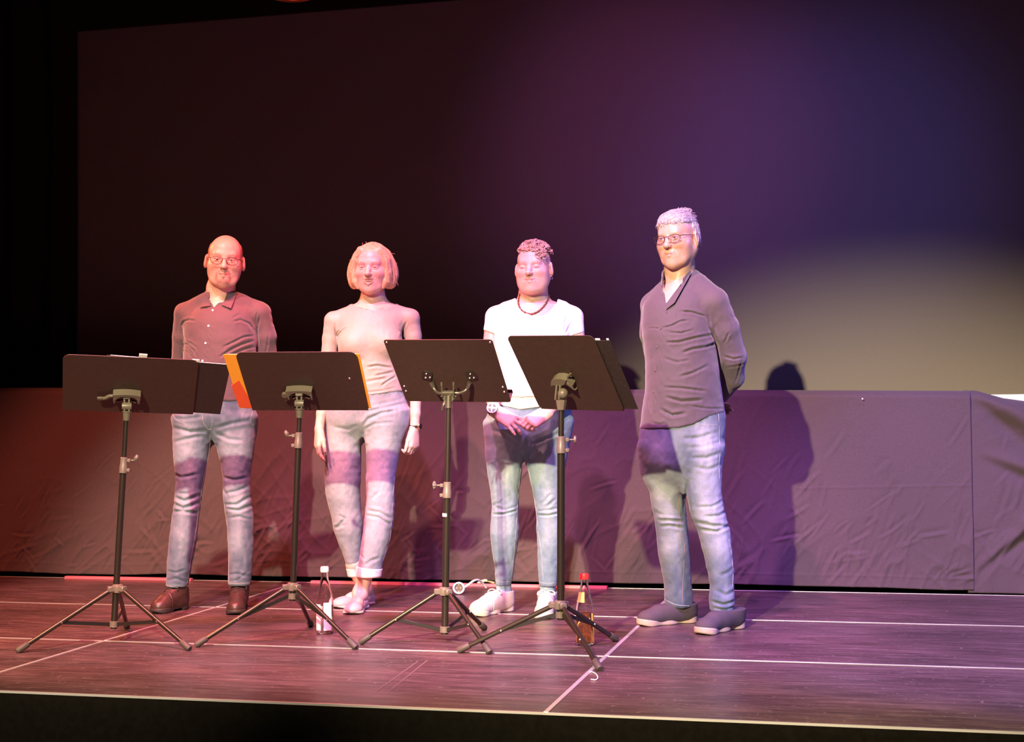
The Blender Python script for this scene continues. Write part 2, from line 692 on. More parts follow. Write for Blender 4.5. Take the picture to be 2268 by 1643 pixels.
MT['paper'] = mat('white_paper', (.88, .86, .84), .7)
MT['alu'] = mat('aluminium_edge', (.80, .78, .76), .38, metal=.75, noise=(90, .1, (.05, 1, 1)))
MT['strip'] = mat('white_duct_pink_light', (.50, .11, .15), .5)  # white duct; the pink is red lamp light painted into it
MT['cable'] = mat('white_cable_rubber', (.82, .80, .82), .45)
MT['cable_cream'] = mat('cream_plastic', (.70, .62, .42), .5)
MT['socket_dark'] = mat('brown_socket_face', (.09, .05, .045), .4)
MT['glass'] = mat('bottle_glass', (.97, .98, .97), .0, trans=1.0, ior=1.20, spec=1.0)
MT['water'] = mat('water', (1, 1, 1), .0, trans=1.0, ior=1.14)
MT['juice'] = mat('apple_spritzer', (.95, .60, .22), .0, trans=1.0, ior=1.14)
MT['cap_white'] = mat('cream_bottle_cap', (.82, .76, .64), .4)
MT['cap_red'] = mat('red_bottle_cap', (.75, .03, .03), .4)
MT['label_white'] = mat('white_bottle_label', (.82, .78, .70), .6)
MT['label_yellow'] = mat('yellow_bottle_label', (.85, .60, .12), .5, noise=(60, .3))
MT['black_cloth'] = mat('black_stage_cloth', (.0035, .003, .0022), .95, noise=(40, .2), bump=(300, .2, .001), spec=.03)
MT['molton'] = mat('black_molton_wash_tint', (.070, .046, .050), .92, sheen=.12, noise=(260, .16), bump=(420, .3, .0012))  # black cloth; plum tint stands for the coloured stage light on it
MT['void'] = mat('black_void', (.006, .006, .006), .9)
MT['curtain'] = mat('black_velvet', (.012, .010, .011), .95)


def deck_material():
    m = bpy.data.materials.new('phenolic_ply_deck')
    m.use_nodes = True
    nt = m.node_tree
    b = nt.nodes['Principled BSDF']
    tc = nt.nodes.new('ShaderNodeTexCoord')

    def noise(scale, stretch, detail=5, rough=.6):
        mp = nt.nodes.new('ShaderNodeMapping')
        mp.inputs['Scale'].default_value = stretch
        nt.links.new(tc.outputs['Object'], mp.inputs['Vector'])
        n = nt.nodes.new('ShaderNodeTexNoise')
        n.inputs['Scale'].default_value = scale
        n.inputs['Detail'].default_value = detail
        n.inputs['Roughness'].default_value = rough
        nt.links.new(mp.outputs['Vector'], n.inputs['Vector'])
        return n.outputs['Fac']

    def ramp(fac, stops):
        r = nt.nodes.new('ShaderNodeValToRGB')
        e = r.color_ramp.elements
        while len(e) < len(stops):
            e.new(.5)
        for i, (p, c) in enumerate(stops):
            e[i].position = p
            e[i].color = (*c, 1) if len(c) == 3 else c
        nt.links.new(fac, r.inputs['Fac'])
        return r.outputs['Color']

    def mix(a, bb, fac, mode='MIX'):
        x = nt.nodes.new('ShaderNodeMix')
        x.data_type = 'RGBA'
        x.blend_type = mode
        for nm, v in (('Factor', fac), ('A', a), ('B', bb)):
            if hasattr(v, 'links'):
                nt.links.new(v, x.inputs[nm])
            else:
                x.inputs[nm].default_value = v if not isinstance(v, tuple) else (*v, 1)
        return x.outputs['Result']
    grain = ramp(noise(13, (.30, 2.6, 1), 8, .68), [(.30, (.034, .019, .018)), (.52, (.076, .044, .044)), (.72, (.135, .084, .082))])
    cloud = ramp(noise(2.6, (.8, 1.9, 1), 5), [(.33, (.60, .60, .60)), (.68, (1.45, 1.45, 1.45))])
    base = mix(grain, cloud, 1.0, 'MULTIPLY')
    scr = ramp(noise(26, (.25, 2.2, 1), 6, .7), [(.59, (0, 0, 0)), (.68, (.7, .7, .7))])
    base = mix(base, (.20, .15, .13), scr)
    scr2 = ramp(noise(34, (1.4, .7, 1), 6, .75), [(.60, (0, 0, 0)), (.68, (.8, .8, .8))])
    base = mix(base, (.24, .19, .17), scr2)
    spk = ramp(noise(130, (1, 1, 1), 2), [(.70, (0, 0, 0)), (.73, (1, 1, 1))])
    base = mix(base, (.42, .36, .32), spk)
    nt.links.new(base, b.inputs['Base Color'])
    rr = nt.nodes.new('ShaderNodeMapRange')
    rr.inputs['To Min'].default_value = .24
    rr.inputs['To Max'].default_value = .46
    nt.links.new(noise(6, (.6, 2.5, 1)), rr.inputs['Value'])
    nt.links.new(rr.outputs['Result'], b.inputs['Roughness'])
    bp = nt.nodes.new('ShaderNodeBump')
    bp.inputs['Strength'].default_value = .25
    bp.inputs['Distance'].default_value = .002
    nt.links.new(noise(70, (.4, 3, 1), 4), bp.inputs['Height'])
    nt.links.new(bp.outputs['Normal'], b.inputs['Normal'])
    return m


def screen_material():
    m = mat('projection_screen', (.235, .205, .205), .9, noise=(700, .10), bump=(600, .1, .001))
    return m


MT['deck'] = deck_material()
MT['screen'] = screen_material()

# ================================================================== THE STAGE
XA = -2.9335
fl = MB().box((-1.93, 1.5, -.11), (11.0, 2.96, .12)).build('floor', MT['void'], smooth=False)
tag(fl, 'dark plywood stage deck of platforms with bright aluminium edges', kind='structure')
pm = None
for ci in range(-2, 3):
    for ri in range(3):
        x0, y0 = XA + 2 * ci, float(ri)
        if pm is None:
            o = MB().box((1, .5, -.022), (1.984, .984, .044)).build('deck_panel', MT['deck'], fl, False)
            pm = o.data
        else:
            o = bpy.data.objects.new('deck_panel', pm)
            COL.objects.link(o)
            o.parent = fl
        o.location = (x0, y0, 0)
        t = MB()
        w = .0075
        t.box((1, w / 2, -.0035), (2.0, w, .007)).box((1, 1 - w / 2, -.02), (2.0, w, .042))
        t.box((w / 2, .5, -.02), (w, 1.0 - 2 * w, .042)).box((2 - w / 2, .5, -.02), (w, 1.0 - 2 * w, .042))
        e = t.build('edge_trim', MT['alu'], o, False)
        e.location = (0, 0, .0008)

for pa, pb in (((926, 1464), (831, 1533)), ((947, 1462), (859, 1533))):
    A, B = ground(*pa), ground(*pb)
    d_ = unit(B - A)
    MB().box((A + B) / 2 + np.array([0, 0, .0004]), (np.linalg.norm(B - A), .005, .0006), [d_, np.cross([0, 0, 1.], d_), np.array([0, 0, 1.])]).build('tape_residue', mat('tape_residue', (.13, .085, .083), .6), fl, False)

hall = MB().box((-2, -3.4, -.95), (14, 6.6, .1)).build('floor_hall', MT['black_cloth'], smooth=False)
tag(hall, 'dark hall floor in front of the stage', kind='structure')


# black cloth under the front edge
def sheet(name, nx, nz, fn, matl, thick=.004, parent=None, off=None, back=True):
    u = np.linspace(0, 1, nx)
    v = np.linspace(0, 1, nz)
    UU, VV = np.meshgrid(u, v, indexing='ij')
    P = fn(UU, VV)
    V = np.stack([p.ravel() for p in P], 1)
    if off is not None:
        V = V - off
    I = np.arange(nx * nz).reshape(nx, nz)
    Fq = np.stack([I[:-1, :-1], I[1:, :-1], I[1:, 1:], I[:-1, 1:]], -1).reshape(-1, 4)
    if not back:
        # turned-over hems give the cloth its edge
        L = np.concatenate([I[:, 0], I[-1, 1:], I[-2::-1, -1], I[0, -2:0:-1]])
        E = V[L] + np.array([0, thick, 0])
        k, n = len(L), len(V)
        j = np.arange(k)
        R_ = np.stack([L[(j + 1) % k], L, n + j, n + (j + 1) % k], 1)
        return np_mesh(name, np.concatenate([V, E]), np.concatenate([Fq, R_]), matl, parent)
    B = V + np.array([0, thick, 0])
    n = len(V)
    Fb = Fq[:, ::-1] + n
    rim = []
    loop = list(I[:, 0]) + list(I[-1, 1:]) + list(I[-2::-1, -1]) + list(I[0, -2:0:-1])
    for a, b in zip(loop, loop[1:] + loop[:1]):
        rim.append((b, a, a + n, b + n))
    return np_mesh(name, np.concatenate([V, B]), np.concatenate([Fq, Fb, np.array(rim)]), matl, parent)


n1, n2, n3 = Noise2(1), Noise2(2), Noise2(3)


def fascia(u, v):
    x = -7.4 + u * 10.8
    z = -.0065 - v * .88
    y = -.004 -.008 * np.clip(v * 20, 0, 1) - .012 * np.sin(x * 7 + n1(x * 1.5, z * 1.0) * 3) * v - .008 * n2(x * 5, z * 5)
    return x, y, z


o = sheet('stage_skirt', 360, 40, fascia, MT['black_cloth'])
tag(o, 'black cloth hanging below the front edge of the stage', 'cloth')

# projection screen behind, black masking beside and above
sc = MB().box((1.1, 3.92, 1.22), (11.75, .03, 4.2)).build('wall_back', MT['screen'], smooth=False)
tag(sc, 'large grey projection screen behind the performers', kind='structure')
tr = MB().box((-1.6, 3.90, 3.73), (18, .05, .86)).build('trim_1', MT['curtain'], smooth=False)
tag(tr, 'black masking border above the projection screen', kind='structure')


def curt(u, v):
    x = -9.0 + u * 4.24
    z = -.8 + v * 4.4
    y = 3.84 + .035 * np.sin(x * 22 + 2 * n1(x * 2, z * .4)) + .01 * n2(x * 6, z)
    return x, y, z


o = sheet('curtain', 260, 30, curt, MT['curtain'])
tag(o, 'black masking curtain at the left side of the projection screen', 'curtain')

# raised platform behind the skirt
rp = MB().box((-1.6, 3.46, .45), (10.6, .72, .90)).build('wall_platform', MT['void'], smooth=False)
tag(rp, 'dark raised platform hidden behind the cloth skirt', kind='structure')
PLX1 = 4.3


# cloth skirt along the back of the stage
def top_z(x):
    return np.interp(x, [-4.725, -2.836, -1.149, .469], [1.055, 1.022, .992, .962])


def creases(x, z, seed):
    """sharp little diagonal pulls plus broad swells"""
    a, b, c = Noise2(seed), Noise2(seed + 1), Noise2(seed + 2)
    wx = x + .12 * a(x * 2.2, z * 2.2)
    wz = z + .12 * b(x * 2.2, z * 2.2)
    d = 0
    for i, (ang, fr, am) in enumerate(((.85, 8.5, .0030), (1.25, 11.0, .0026), (.45, 13.0, .0018), (-.75, 9.0, .0020), (1.0, 4.5, .0030))):
        p = wx * math.cos(ang) + wz * math.sin(ang)
        q = -wx * math.sin(ang) + wz * math.cos(ang)
        n = c(q * fr + i * 17, p * fr * .28 + i * 9)
        r = 1 - np.abs(n) * 2.2
        msk = np.clip(a(x * 1.6 + i * 5, z * 2.0 - i * 3) * 2.2 + .25, 0, 1)
        d = d + am * np.clip(r, -.2, 1) ** 3 * msk
    d = d + .004 * b(x * 1.1, z * .9) + .0012 * c(x * 4, z * 4)
    return d


def pull_lines(x, z, seed, count, x0, x1):
    """crisp little pulls in the cloth, mostly leaning like a slash and low down"""
    rg = np.random.default_rng(seed)
    d = np.zeros_like(x)
    for i in range(count):
        cx_, cz_ = rg.uniform(x0, x1), abs(rg.normal(0, .26)) + .06
        if cz_ > .80:
            continue
        ang = math.radians(rg.choice([62, 70, 48, 35, -50, 8], p=[.3, .25, .2, .1, .1, .05]) + rg.normal() * 8)
        L = rg.uniform(.06, .22)
        w = rg.uniform(.005, .010)
        am = rg.uniform(.003, .0075)
        bend = rg.normal() * .8
        sel = (np.abs(x - cx_) < L) & (np.abs(z - cz_) < L)
        xx, zz = x[sel] - cx_, z[sel] - cz_
        t = xx * math.cos(ang) + zz * math.sin(ang)
        q = -xx * math.sin(ang) + zz * math.cos(ang) - bend * t * t
        env = np.clip(1 - (t / (L * .5)) ** 2, 0, 1)
        d[sel] += am * env * (np.exp(-(q / w) ** 2) - .7 * np.exp(-((q - 2.0 * w) / (1.4 * w)) ** 2))
    return d


def skirt_main(u, v):
    x0, x1 = -5.6, .468
    x = x0 + u * (x1 - x0)
    tz = top_z(x)
    bz = .022 + .006 * n1(x * 3, x * 0)
    z = bz + v * (tz - bz)
    low = np.clip(1.15 - v, 0, 1)
    y = 3.03 - creases(x, z, 11) * 2.6 * low - pull_lines(x, z, 5, 420, -5.2, .45)
    y = y - .0025 * np.exp(-((z - .50 - .02 * (x + .2)) / .004) ** 2) * (x > -.35)
    for xs in (-4.28, -.42, -2.1):
        y = y - .0035 * np.exp(-((x - xs) / .006) ** 2)
    y = y - .004 * np.exp(-((z - bz - .055) / .004) ** 2) * .6
    y = y + np.clip((v - .965) / .035, 0, 1) ** 2 * .05
    return x, y, z


o = sheet('cloth_skirt', 980, 160, skirt_main, MT['molton'], back=False)
tag(o, 'long black cloth skirt hung behind the four people, plum stage light in its colour', 'cloth')
MB().box((0, 0, 0), (.006, .004, .006)).build('label_patch', MT['paper'], o, False).location = (.02 - .05, 3.0, .93)


def skirt_right(u, v):
    x0, x1 = .44, 2.6
    x = x0 + u * (x1 - x0)
    tz = np.interp(x, [.44, .50, .62, .75, 2.6], [.965, .962, .925, .905, .95])
    bz = .004 + 0 * x
    z = bz + v * (tz - bz)
    y = 3.043 - creases(x, z, 41) * 2.0 - pull_lines(x, z, 8, 120, .45, 2.4)
    for (ax_, az, bx, bz_, w, dp) in ((.45, .08, 1.1, .62, .030, .030), (.50, .66, 1.1, .42, .040, .026), (.47, .95, 1.0, .58, .055, .040), (.62, .36, 1.2, .0, .05, .016)):
        dx, dz = bx - ax_, bz_ - az
        Ld = math.hypot(dx, dz)
        t = ((x - ax_) * dx + (z - az) * dz) / (Ld * Ld)
        d = (dx * (z - az) - dz * (x - ax_)) / Ld
        ww = w * (.5 + 1.2 * np.clip(t, 0, 1.2))
        env = np.clip(t * 3, 0, 1) * np.clip((1.5 - t) * 2, 0, 1)
        y = y - dp * env * (np.exp(-((d - ww * .6) / ww) ** 2) - .8 * np.exp(-((d + ww * .8) / ww) ** 2))
    y = y + np.clip((v - .95) / .05, 0, 1) ** 2 * .04
    return x, y, z


o = sheet('cloth_skirt', 260, 140, skirt_right, MT['molton'], back=False)
tag(o, 'crumpled end piece of the dark cloth skirt at the right edge', 'cloth')
ed = MB().box((1.6, 3.10, .925), (2.3, .03, .035)).build('trim_2', MT['alu'], smooth=False)
tag(ed, 'pale metal platform edge showing above the sagging cloth', kind='structure')

# white cable duct pieces along the skirt, pink stage light put into their colour
for pa, pb, lab in ((146, 425, 'left shorter length of white cable duct lying along the cloth skirt, pink light in its colour'),
                    (690, 1345, 'longer length of white cable duct lying along the cloth skirt, behind the women, pink light in its colour')):
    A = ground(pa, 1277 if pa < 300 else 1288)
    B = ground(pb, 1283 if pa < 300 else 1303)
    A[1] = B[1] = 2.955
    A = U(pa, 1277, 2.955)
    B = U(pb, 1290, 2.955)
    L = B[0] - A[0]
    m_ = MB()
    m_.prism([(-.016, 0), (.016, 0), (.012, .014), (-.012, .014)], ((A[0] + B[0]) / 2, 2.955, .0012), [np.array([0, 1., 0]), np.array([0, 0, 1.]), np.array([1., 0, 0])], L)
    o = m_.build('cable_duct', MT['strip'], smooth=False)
    tag(o, lab, 'cable duct', 'white cable duct, pink light painted in')

# hanging red stage lamp just above the frame
LP = np.array([-2.34, 1.5, 2.650])
ro = empty('stage_lamp', LP)
tag(ro, 'red glowing stage lamp hanging at the top edge of the picture', 'stage lamp')
MB().lathe([(.092, .012), (.094, .0), (.098, .0), (.10, .01), (.10, .20), (.07, .25), (.0, .25)], (0, 0, .0), n=28).build('housing', MT['stand_black'], ro)
MB().lathe([(.0, 0), (.088, 0), (.088, .006), (.0, .006)], (0, 0, .008), n=24).build('lens', mat('red_lamp_lens', (.6, .02, .01), .3, emis=((1, .08, .03), 3.0)), ro)
MB().tube([(-.115, 0, .12), (-.115, 0, .34), (.115, 0, .34), (.115, 0, .12)], .008, 8).build('yoke', MT['stand_black'], ro)
MB().tube([(0, 0, .34), (0, 0, 1.4)], .012, 8).build('hanger', MT['stand_black'], ro)


# ================================================================== MUSIC STANDS
def desk_axes(psi, tau, rol):
    n = np.array([-math.sin(psi), -math.cos(psi), 0])
    u = np.array([math.cos(psi), -math.sin(psi), 0])
    v = math.cos(tau) * np.array([0, 0, 1.]) + math.sin(tau) * n
    c, s = math.cos(rol), math.sin(rol)
    return u * c - v * s, u * s + v * c


def rounded(w, h, r, corners=(1, 1, 1, 1), n=6):
    """rounded rectangle, corners order: br, tr, tl, bl"""
    pts = []
    for (sx, sy, a0), on in zip(((1, -1, -90), (1, 1, 0), (-1, 1, 90), (-1, -1, 180)), corners):
        rr = r if on else .003
        for i in range(n + 1):
            a = math.radians(a0 + 90 * i / n)
            pts.append((sx * (w / 2 - rr) + rr * math.cos(a), sy * (h / 2 - rr) + rr * math.sin(a)))
    return pts


def music_stand(base_y, desk, pole_px, hub_px, tube_px, feet, label, style, collar_px, knob_side, radii=(.0095, .0125)):
    """pole_px: top of pole; hub_px: leg hub; tube_px: end of the lower tube"""
    H = U(*hub_px, base_y)
    T = U(*pole_px, base_y)
    B = U(*tube_px, base_y)
    C0 = U(*collar_px, base_y)
    base = np.array([H[0], base_y, 0.0])
    root = empty('music_stand', base)
    tag(root, label, 'music stand', 'music stands in a row at the front')
    axis = unit(T - B)

    def on(z):
        t = (z - B[2]) / (T[2] - B[2])
        return B + (T - B) * t
    r1, r2 = radii
    C = on(C0[2])
    MB().tube([C, T], r1, 14).build('upper_pole', MT['stand_gloss'], root, off=base)
    MB().tube([B, C + axis * .01], r2, 14).build('lower_pole', MT['stand_gloss'], root, off=base)
    # clamp collar with thumb screw
    cl = MB()
    cl.lathe([(r2 + .0005, -.030), (r2 + .0035, -.030), (r2 + .0035, -.004), (r2 + .002, .0), (r2 + .0015, .028), (r1 + .001, .031)], C, axis, 16)
    side = EX * knob_side
    for dz in (.018, -.020):
        cl.box(C + axis * dz + side * (r2 + .008) - EY * .004, (.014, .012, .014), [EX, EY, np.array([0, 0, 1.])], .002)
    co = cl.build('collar', MT['plastic_grey'], root, off=base)
    kn = MB()
    k0 = C + axis * .018 + side * (r2 + .006)
    kn.tube([k0, k0 + side * .026], .0035, 8)
    if style == 'steel':
        for i in range(8):
            a = 2 * math.pi * i / 8
            kn.ball(k0 + side * .03 + .012 * (math.cos(a) * EY + math.sin(a) * np.array([0, 0, 1.])), .0055, 8)
        kn.lathe([(.0, -.006), (.013, -.006), (.013, .006), (.0, .006)], k0 + side * .03, side, 12)
    elif style == 'ball':
        kn.lathe([(.0, -.004), (.014, -.004), (.015, 0), (.014, .004), (.0, .004)], k0 + side * .030, side, 14)
    else:
        kn.prism([(-.006, -.004), (.006, -.004), (.012, .012), (.004, .022), (-.008, .014)], k0 + side * .028,
                 [unit(side * .9 + np.array([0, 0, .3])), np.array([0, 0, 1.]), EY], .006)
    kn.build('knob', MT['plastic_grey'], co, off=base)
    # hub
    hb = MB()
    hb.lathe([(r2 + .0005, -.022), (r2 + .008, -.020), (r2 + .010, .0), (r2 + .008, .008), (r2 + .0005, .012)], H, axis, 18)
    lo = MB()
    lo.lathe([(r2 + .0004, -.012), (r2 + .006, -.011), (r2 + .006, .011), (r2 + .0004, .012)], B + axis * .018, axis, 14)
    hub = None
    for f in feet:
        F = ground(*f)
        d2 = unit(np.array([F[0] - H[0], F[1] - H[1], 0]))
        sd = np.cross(d2, [0, 0, 1.])
        hb.box(H + d2 * (r2 + .012) - axis * .006, (.030, .026, .022), [d2, sd, np.array([0, 0, 1.])], .003)
    hub = hb.build('hub', MT['plastic_grey'], root, off=base)
    lo.build('lower_collar', MT['plastic_grey'], root, off=base)
    for f in feet:
        F = ground(*f)
        d2 = unit(np.array([F[0] - H[0], F[1] - H[1], 0]))
        S = H + d2 * (r2 + .014) - axis * .010
        E_ = F + np.array([0, 0, .012])
        dr = unit(E_ - S)
        leg = MB().tube([S, E_ - dr * .01], .0088, 12).build('leg', MT['stand_gloss'], root, off=base)
        MB().tube([E_ - dr * .040, E_ - dr * .036, E_ + dr * .004, E_ + dr * .010], [.0105, .0125, .0135, .0105], 12).build('rubber_foot', MT['rubber_foot'], leg, off=base)
        sd = np.cross(d2, [0, 0, 1.])
        Mp = S + (E_ - S) * .55
        B2 = B + axis * .018 + d2 * (r2 + .004)
        br = MB()
        dd = unit(Mp - B2)
        br.box((Mp + B2) / 2, (np.linalg.norm(Mp - B2) + .01, .005, .014), [dd, sd, np.cross(dd, sd)], .001)
        bo = br.build('brace', MT['stand_black'], root, off=base)
        rv = MB()
        for sg in (-1, 1):
            rv.lathe([(.0, 0), (.004, 0), (.003, .002), (.0, .0025)], Mp + sd * sg * .009, sd * sg, 8)
        rv.build('rivet', MT['rivet'], bo, off=base)
    # desk
    cx, cy, cz, psi, tau, rol, w, h = desk
    u, v = desk_axes(psi, tau, rol)
    n = np.cross(u, v)          # points to the performer or to the hall
    if n[1] > 0:
        n = -n                  # n -> towards the hall (back of the desk)
    c = np.array([cx, cy, cz])
    corners = {'plastic': (0, 1, 1, 0), 'steel': (1, 1, 1, 1), 'ball': (1, 1, 1, 1)}[style]
    rr = {'plastic': .030, 'steel': .012, 'ball': .022}[style]
    dm = MB().prism(rounded(w, h, rr, corners), c, [u, v, n], .0022)
    # lip that carries the music, on the performer side
    dm.box(c - v * (h / 2 - .001) - n * .026, (w - .01, .002, .052), [u, v, n])
    dm.box(c - v * (h / 2 - .008) - n * .052, (w - .01, .016, .002), [u, v, n])
    dk = dm.build('desk', MT['desk_black'], root, off=base, angle=25)
    if style == 'steel':
        for su, sv in ((-.95, .92), (.95, .92), (-.93, -.50), (-.93, -.66), (.93, -.50), (.93, -.66)):
            MB().lathe([(.0, .0035), (.0035, .003), (.0055, 0)], c + u * su * w / 2 + v * sv * h / 2 + n * .001, n, 10).build('rivet', MT['rivet'], dk, off=base)
    elif style == 'plastic' and psi > -.3:
        MB().lathe([(.0, .003), (.004, .0025), (.005, 0)], c + u * w * .40 + v * h * .06 + n * .001, n, 10).build('rivet', MT['rivet'], dk, off=base)
    # clamp head between pole and desk
    back = unit(np.array([n[0], n[1], 0]))
    sdx = unit(np.cross(back, [0, 0, 1.]))
    if np.dot(sdx, EX) < 0:
        sdx = -sdx
    zz = np.array([0, 0, 1.])
    # point on the desk plane behind the pole top
    Q = T + zz * .045
    dist = np.dot(c - Q, n)
    A = Q + n * dist
    if style == 'plastic':
        hd = MB()
        hd.lathe([(r1 + .0005, -.034), (r1 + .003, -.034), (r1 + .006, -.004), (r1 + .009, -.002), (r1 + .009, .002), (r1, .003)], T, axis, 16)
        for s in (-.4, .4):
            hd.box(T + zz * .026 + sdx * s * .022 + back * .002, (.007, .016, .060), [sdx, back, zz], .002)
        hd.box(T + zz * .060 + back * .006, (.030, .018, .020), [sdx, back, zz], .003)
        hd.lathe([(.0, -.018), (.014, -.018), (.016, 0), (.014, .018), (.0, .018)], T + zz * .022, sdx, 16)
        hd.build('swivel_head', MT['plastic_grey'], root, off=base)
        pl = MB()
        # arched housing fixed to the desk
        K = T + zz * .062
        K = K + n * (np.dot(c - K, n) + .016)
        arc = []
        for i in range(11):
            a = -1 + 2 * i / 10
            arc.append((a * .052, .026 - .006 * a * a))
        for i in range(10, -1, -1):
            a = -1 + 2 * i / 10
            arc.append((a * .050, -.004 + .018 * (1 - a * a) - .006 * (abs(a) > .75)))
        pl.prism(arc, K, [u, v, n], .030)
        for s in (-1, 1):
            pl.box(K + u * s * .046 - v * .012, (.010, .034, .032), [u, v, n], .003)
        for s in (-1, 1):
            pl.prism([(s * .010, -.002), (s * .044, -.008), (s * .044, -.016), (s * .010, -.008)], K - n * .004, [u, v, n], .020)
            pl.prism([(s * .010, -.018), (s * .036, -.028), (s * .034, -.036), (s * .008, -.022)], K - n * .004, [u, v, n], .016)
        hg = pl.build('desk_clamp', MT['plastic_grey'], root, off=base)
        lv = MB()
        if psi < -.3:
            lv.tube([K - u * .052, K - u * .066 - v * .002, K - u * .078 - v * .014, K - u * .088 - v * .018], [.006, .007, .007, .006], 8)
            lv.box(K - u * .098 - v * .018, (.026, .013, .010), [u, v, n], .002)
        else:
            lv.lathe([(.005, -.006), (.012, -.006), (.012, .006), (.005, .006)], K - u * .062 - v * .010 + n * .004, n, 14)
            lv.tube([K - u * .062 - v * .020, K - u * .058 - v * .034, K - u * .062 - v * .046], [.006, .006, .004], 8)
        lv.build('lever', MT['plastic_grey'], hg, off=base)
    elif style == 'steel':
        hd = MB()
        hd.lathe([(r1 + .0005, -.034), (r1 + .0035, -.034), (r1 + .0035, .014), (r1, .016)], T, axis, 16)
        hd.prism([(-.034, .014), (.034, .014), (.012, -.012), (-.012, -.012)], T + back * .001, [sdx, zz, back], .006)
        hd.tube([T + zz * .024 - sdx * .020, T + zz * .024 + sdx * .020], .011, 14)
        for s in (-1, 1):
            hd.lathe([(.0, -.003), (.014, -.003), (.014, .003), (.0, .003)], T + zz * .024 + sdx * s * .023, sdx, 14)
            hd.tube([T + zz * .008 + sdx * s * .023 + back * .010, T + zz * .062 + sdx * s * .0245 + back * .012], .0035, 8)
            hd.tube([T + zz * .050 + sdx * s * .0245 + back * .012, T + zz * .066 + sdx * s * .0248 + back * .012], .005, 8)
        hd.build('swivel_head', MT['steel'], root, off=base)
        for s in (-1, 1):
            ar = MB()
            p0 = T + zz * .024 + sdx * s * .026
            p3 = c + u * s * .078 - v * .052 + n * .010
            p1 = p0 + sdx * s * .020 + n * .004
            p2 = p3 - v * .038 - u * s * .012 + n * .018
            pts = [(1 - t) ** 3 * p0 + 3 * (1 - t) ** 2 * t * p1 + 3 * (1 - t) * t * t * p2 + t ** 3 * p3 for t in np.linspace(0, 1, 12)]
            ar.tube(pts, [.0075] * 9 + [.009, .011, .012], 12, flat=.8)
            ao = ar.build('support_arm', MT['steel'], root, off=base)
            pc = c + u * s * .090 - v * .022 + n * .003
            pp = MB().prism(rounded(.040, .046, .006, n=3), pc, [unit(u + v * s * .35), unit(v - u * s * .35), n], .004).build('fixing_plate', MT['stand_black'], ao, off=base)
            rv = MB()
            for a, b in ((-.008, -.010), (.010, -.008), (0, .012)):
                rv.lathe([(.0, .004), (.003, .0035), (.0048, 0)], pc + u * a + v * b + n * .002, n, 8)
            rv.build('rivet', MT['rivet'], pp, off=base)
        lv = MB()
        lv.prism([(0, 0), (.012, .006), (-.004, -.040), (-.016, -.044)], T - zz * .004 - sdx * .020 + back * .004, [sdx, zz, back], .005)
        lv.build('lever', MT['steel'], root, off=base)
    else:
        hd = MB()
        hd.lathe([(r1 + .0005, -.036), (r1 + .004, -.036), (r1 + .010, -.004), (r1 + .010, .0), (r1, .001)], T, axis, 8)
        hd.ball(T + zz * .024 + sdx * .008, .020, 16)
        for s in (-.55, .05):
            hd.box(T + zz * .030 + sdx * s * .026 + back * .010, (.006, .012, .062), [sdx, unit(back + zz * .2), unit(zz - back * .2)], .002)
        hd.build('swivel_head', MT['plastic_grey'], root, off=base)
        pl = MB()
        K = T + zz * .060
        K = K + n * (np.dot(c - K, n) + .018)
        arc = [(-.040, -.004), (-.030, .020), (-.008, .032), (.018, .033), (.036, .026), (.020, .004), (-.004, -.002), (-.028, .002)]
        pl.prism(arc, K, [u, v, n], .034)
        pl.prism([(.036, .026), (.050, -.004), (.044, -.020), (.028, -.002), (.020, .004)], K - n * .002, [u, v, n], .028)
        pl.prism([(.006, -.016), (.034, -.032), (.046, -.036), (.028, -.020), (.008, -.008)], K - n * .006, [u, v, n], .014)
        hg = pl.build('desk_clamp', MT['plastic_grey'], root, off=base)
        lv = MB()
        lv.tube([K + u * .036 + v * .028, K + u * .056 + v * .046], [.005, .0035], 8)
        lv.box(K + u * .042 - v * .006 + n * .012, (.006, .040, .004), [unit(u + v * .5), unit(v - u * .5), n], .001)
        lv.build('lever', MT['plastic_grey'], hg, off=base)
    return root, (c, u, v, n, w, h)


D1 = (-2.781, .93, 1.002, -.458, .891, .072, .500, .33)
D2 = (-2.142, 1.121, 1.009, -.142, .863, .017, .470, .34)
D3 = (-1.567, 1.17, 1.041, .083, .823, .035, .436, .34)
D4 = (-1.068, .991, 1.019, .361, .742, .048, .361, .36)
S1, d1 = music_stand(.95, D1, (281, 912), (261, 1300), (252, 1392), [(42, 1446), (417, 1441), (281, 1393)],
                     'leftmost black music stand, its desk carrying a black folder, before the bald man', 'plastic', (272, 1030), 1)
S2, d2 = music_stand(1.14, D2, (664, 906), (648, 1296), (648, 1330), [(438, 1433), (786, 1438), (688, 1388)],
                     'black music stand with an orange folder, standing before the blonde woman', 'plastic', (657, 975), -1)
S3, d3 = music_stand(1.19, D3, (994, 884), (985, 1306), (985, 1404), [(801, 1427), (1083, 1449), (1072, 1396)],
                     'black music stand with riveted desk and steel U-shaped arms, third from left', 'steel', (989, 1085), -1, (.0105, .0135))
S4, d4 = music_stand(1.0, D4, (1243, 886), (1240, 1336), (1242, 1372), [(1019, 1446), (1327, 1486), (1363, 1421)],
                     'rightmost black music stand with tall desk and ball joint, before the grey-haired man', 'ball', (1239, 985), 1, (.0105, .0140))
# white tape ring on the third stand
tp = MB().lathe([(.0140, -.006), (.0144, -.006), (.0144, .006), (.0140, .006)], U(988, 1140, 1.19) - np.array([U(985, 1306, 1.19)[0], 1.19, 0]), (0, 0, 1), 18)
tp.build('tape_ring', MT['paper'], S3)


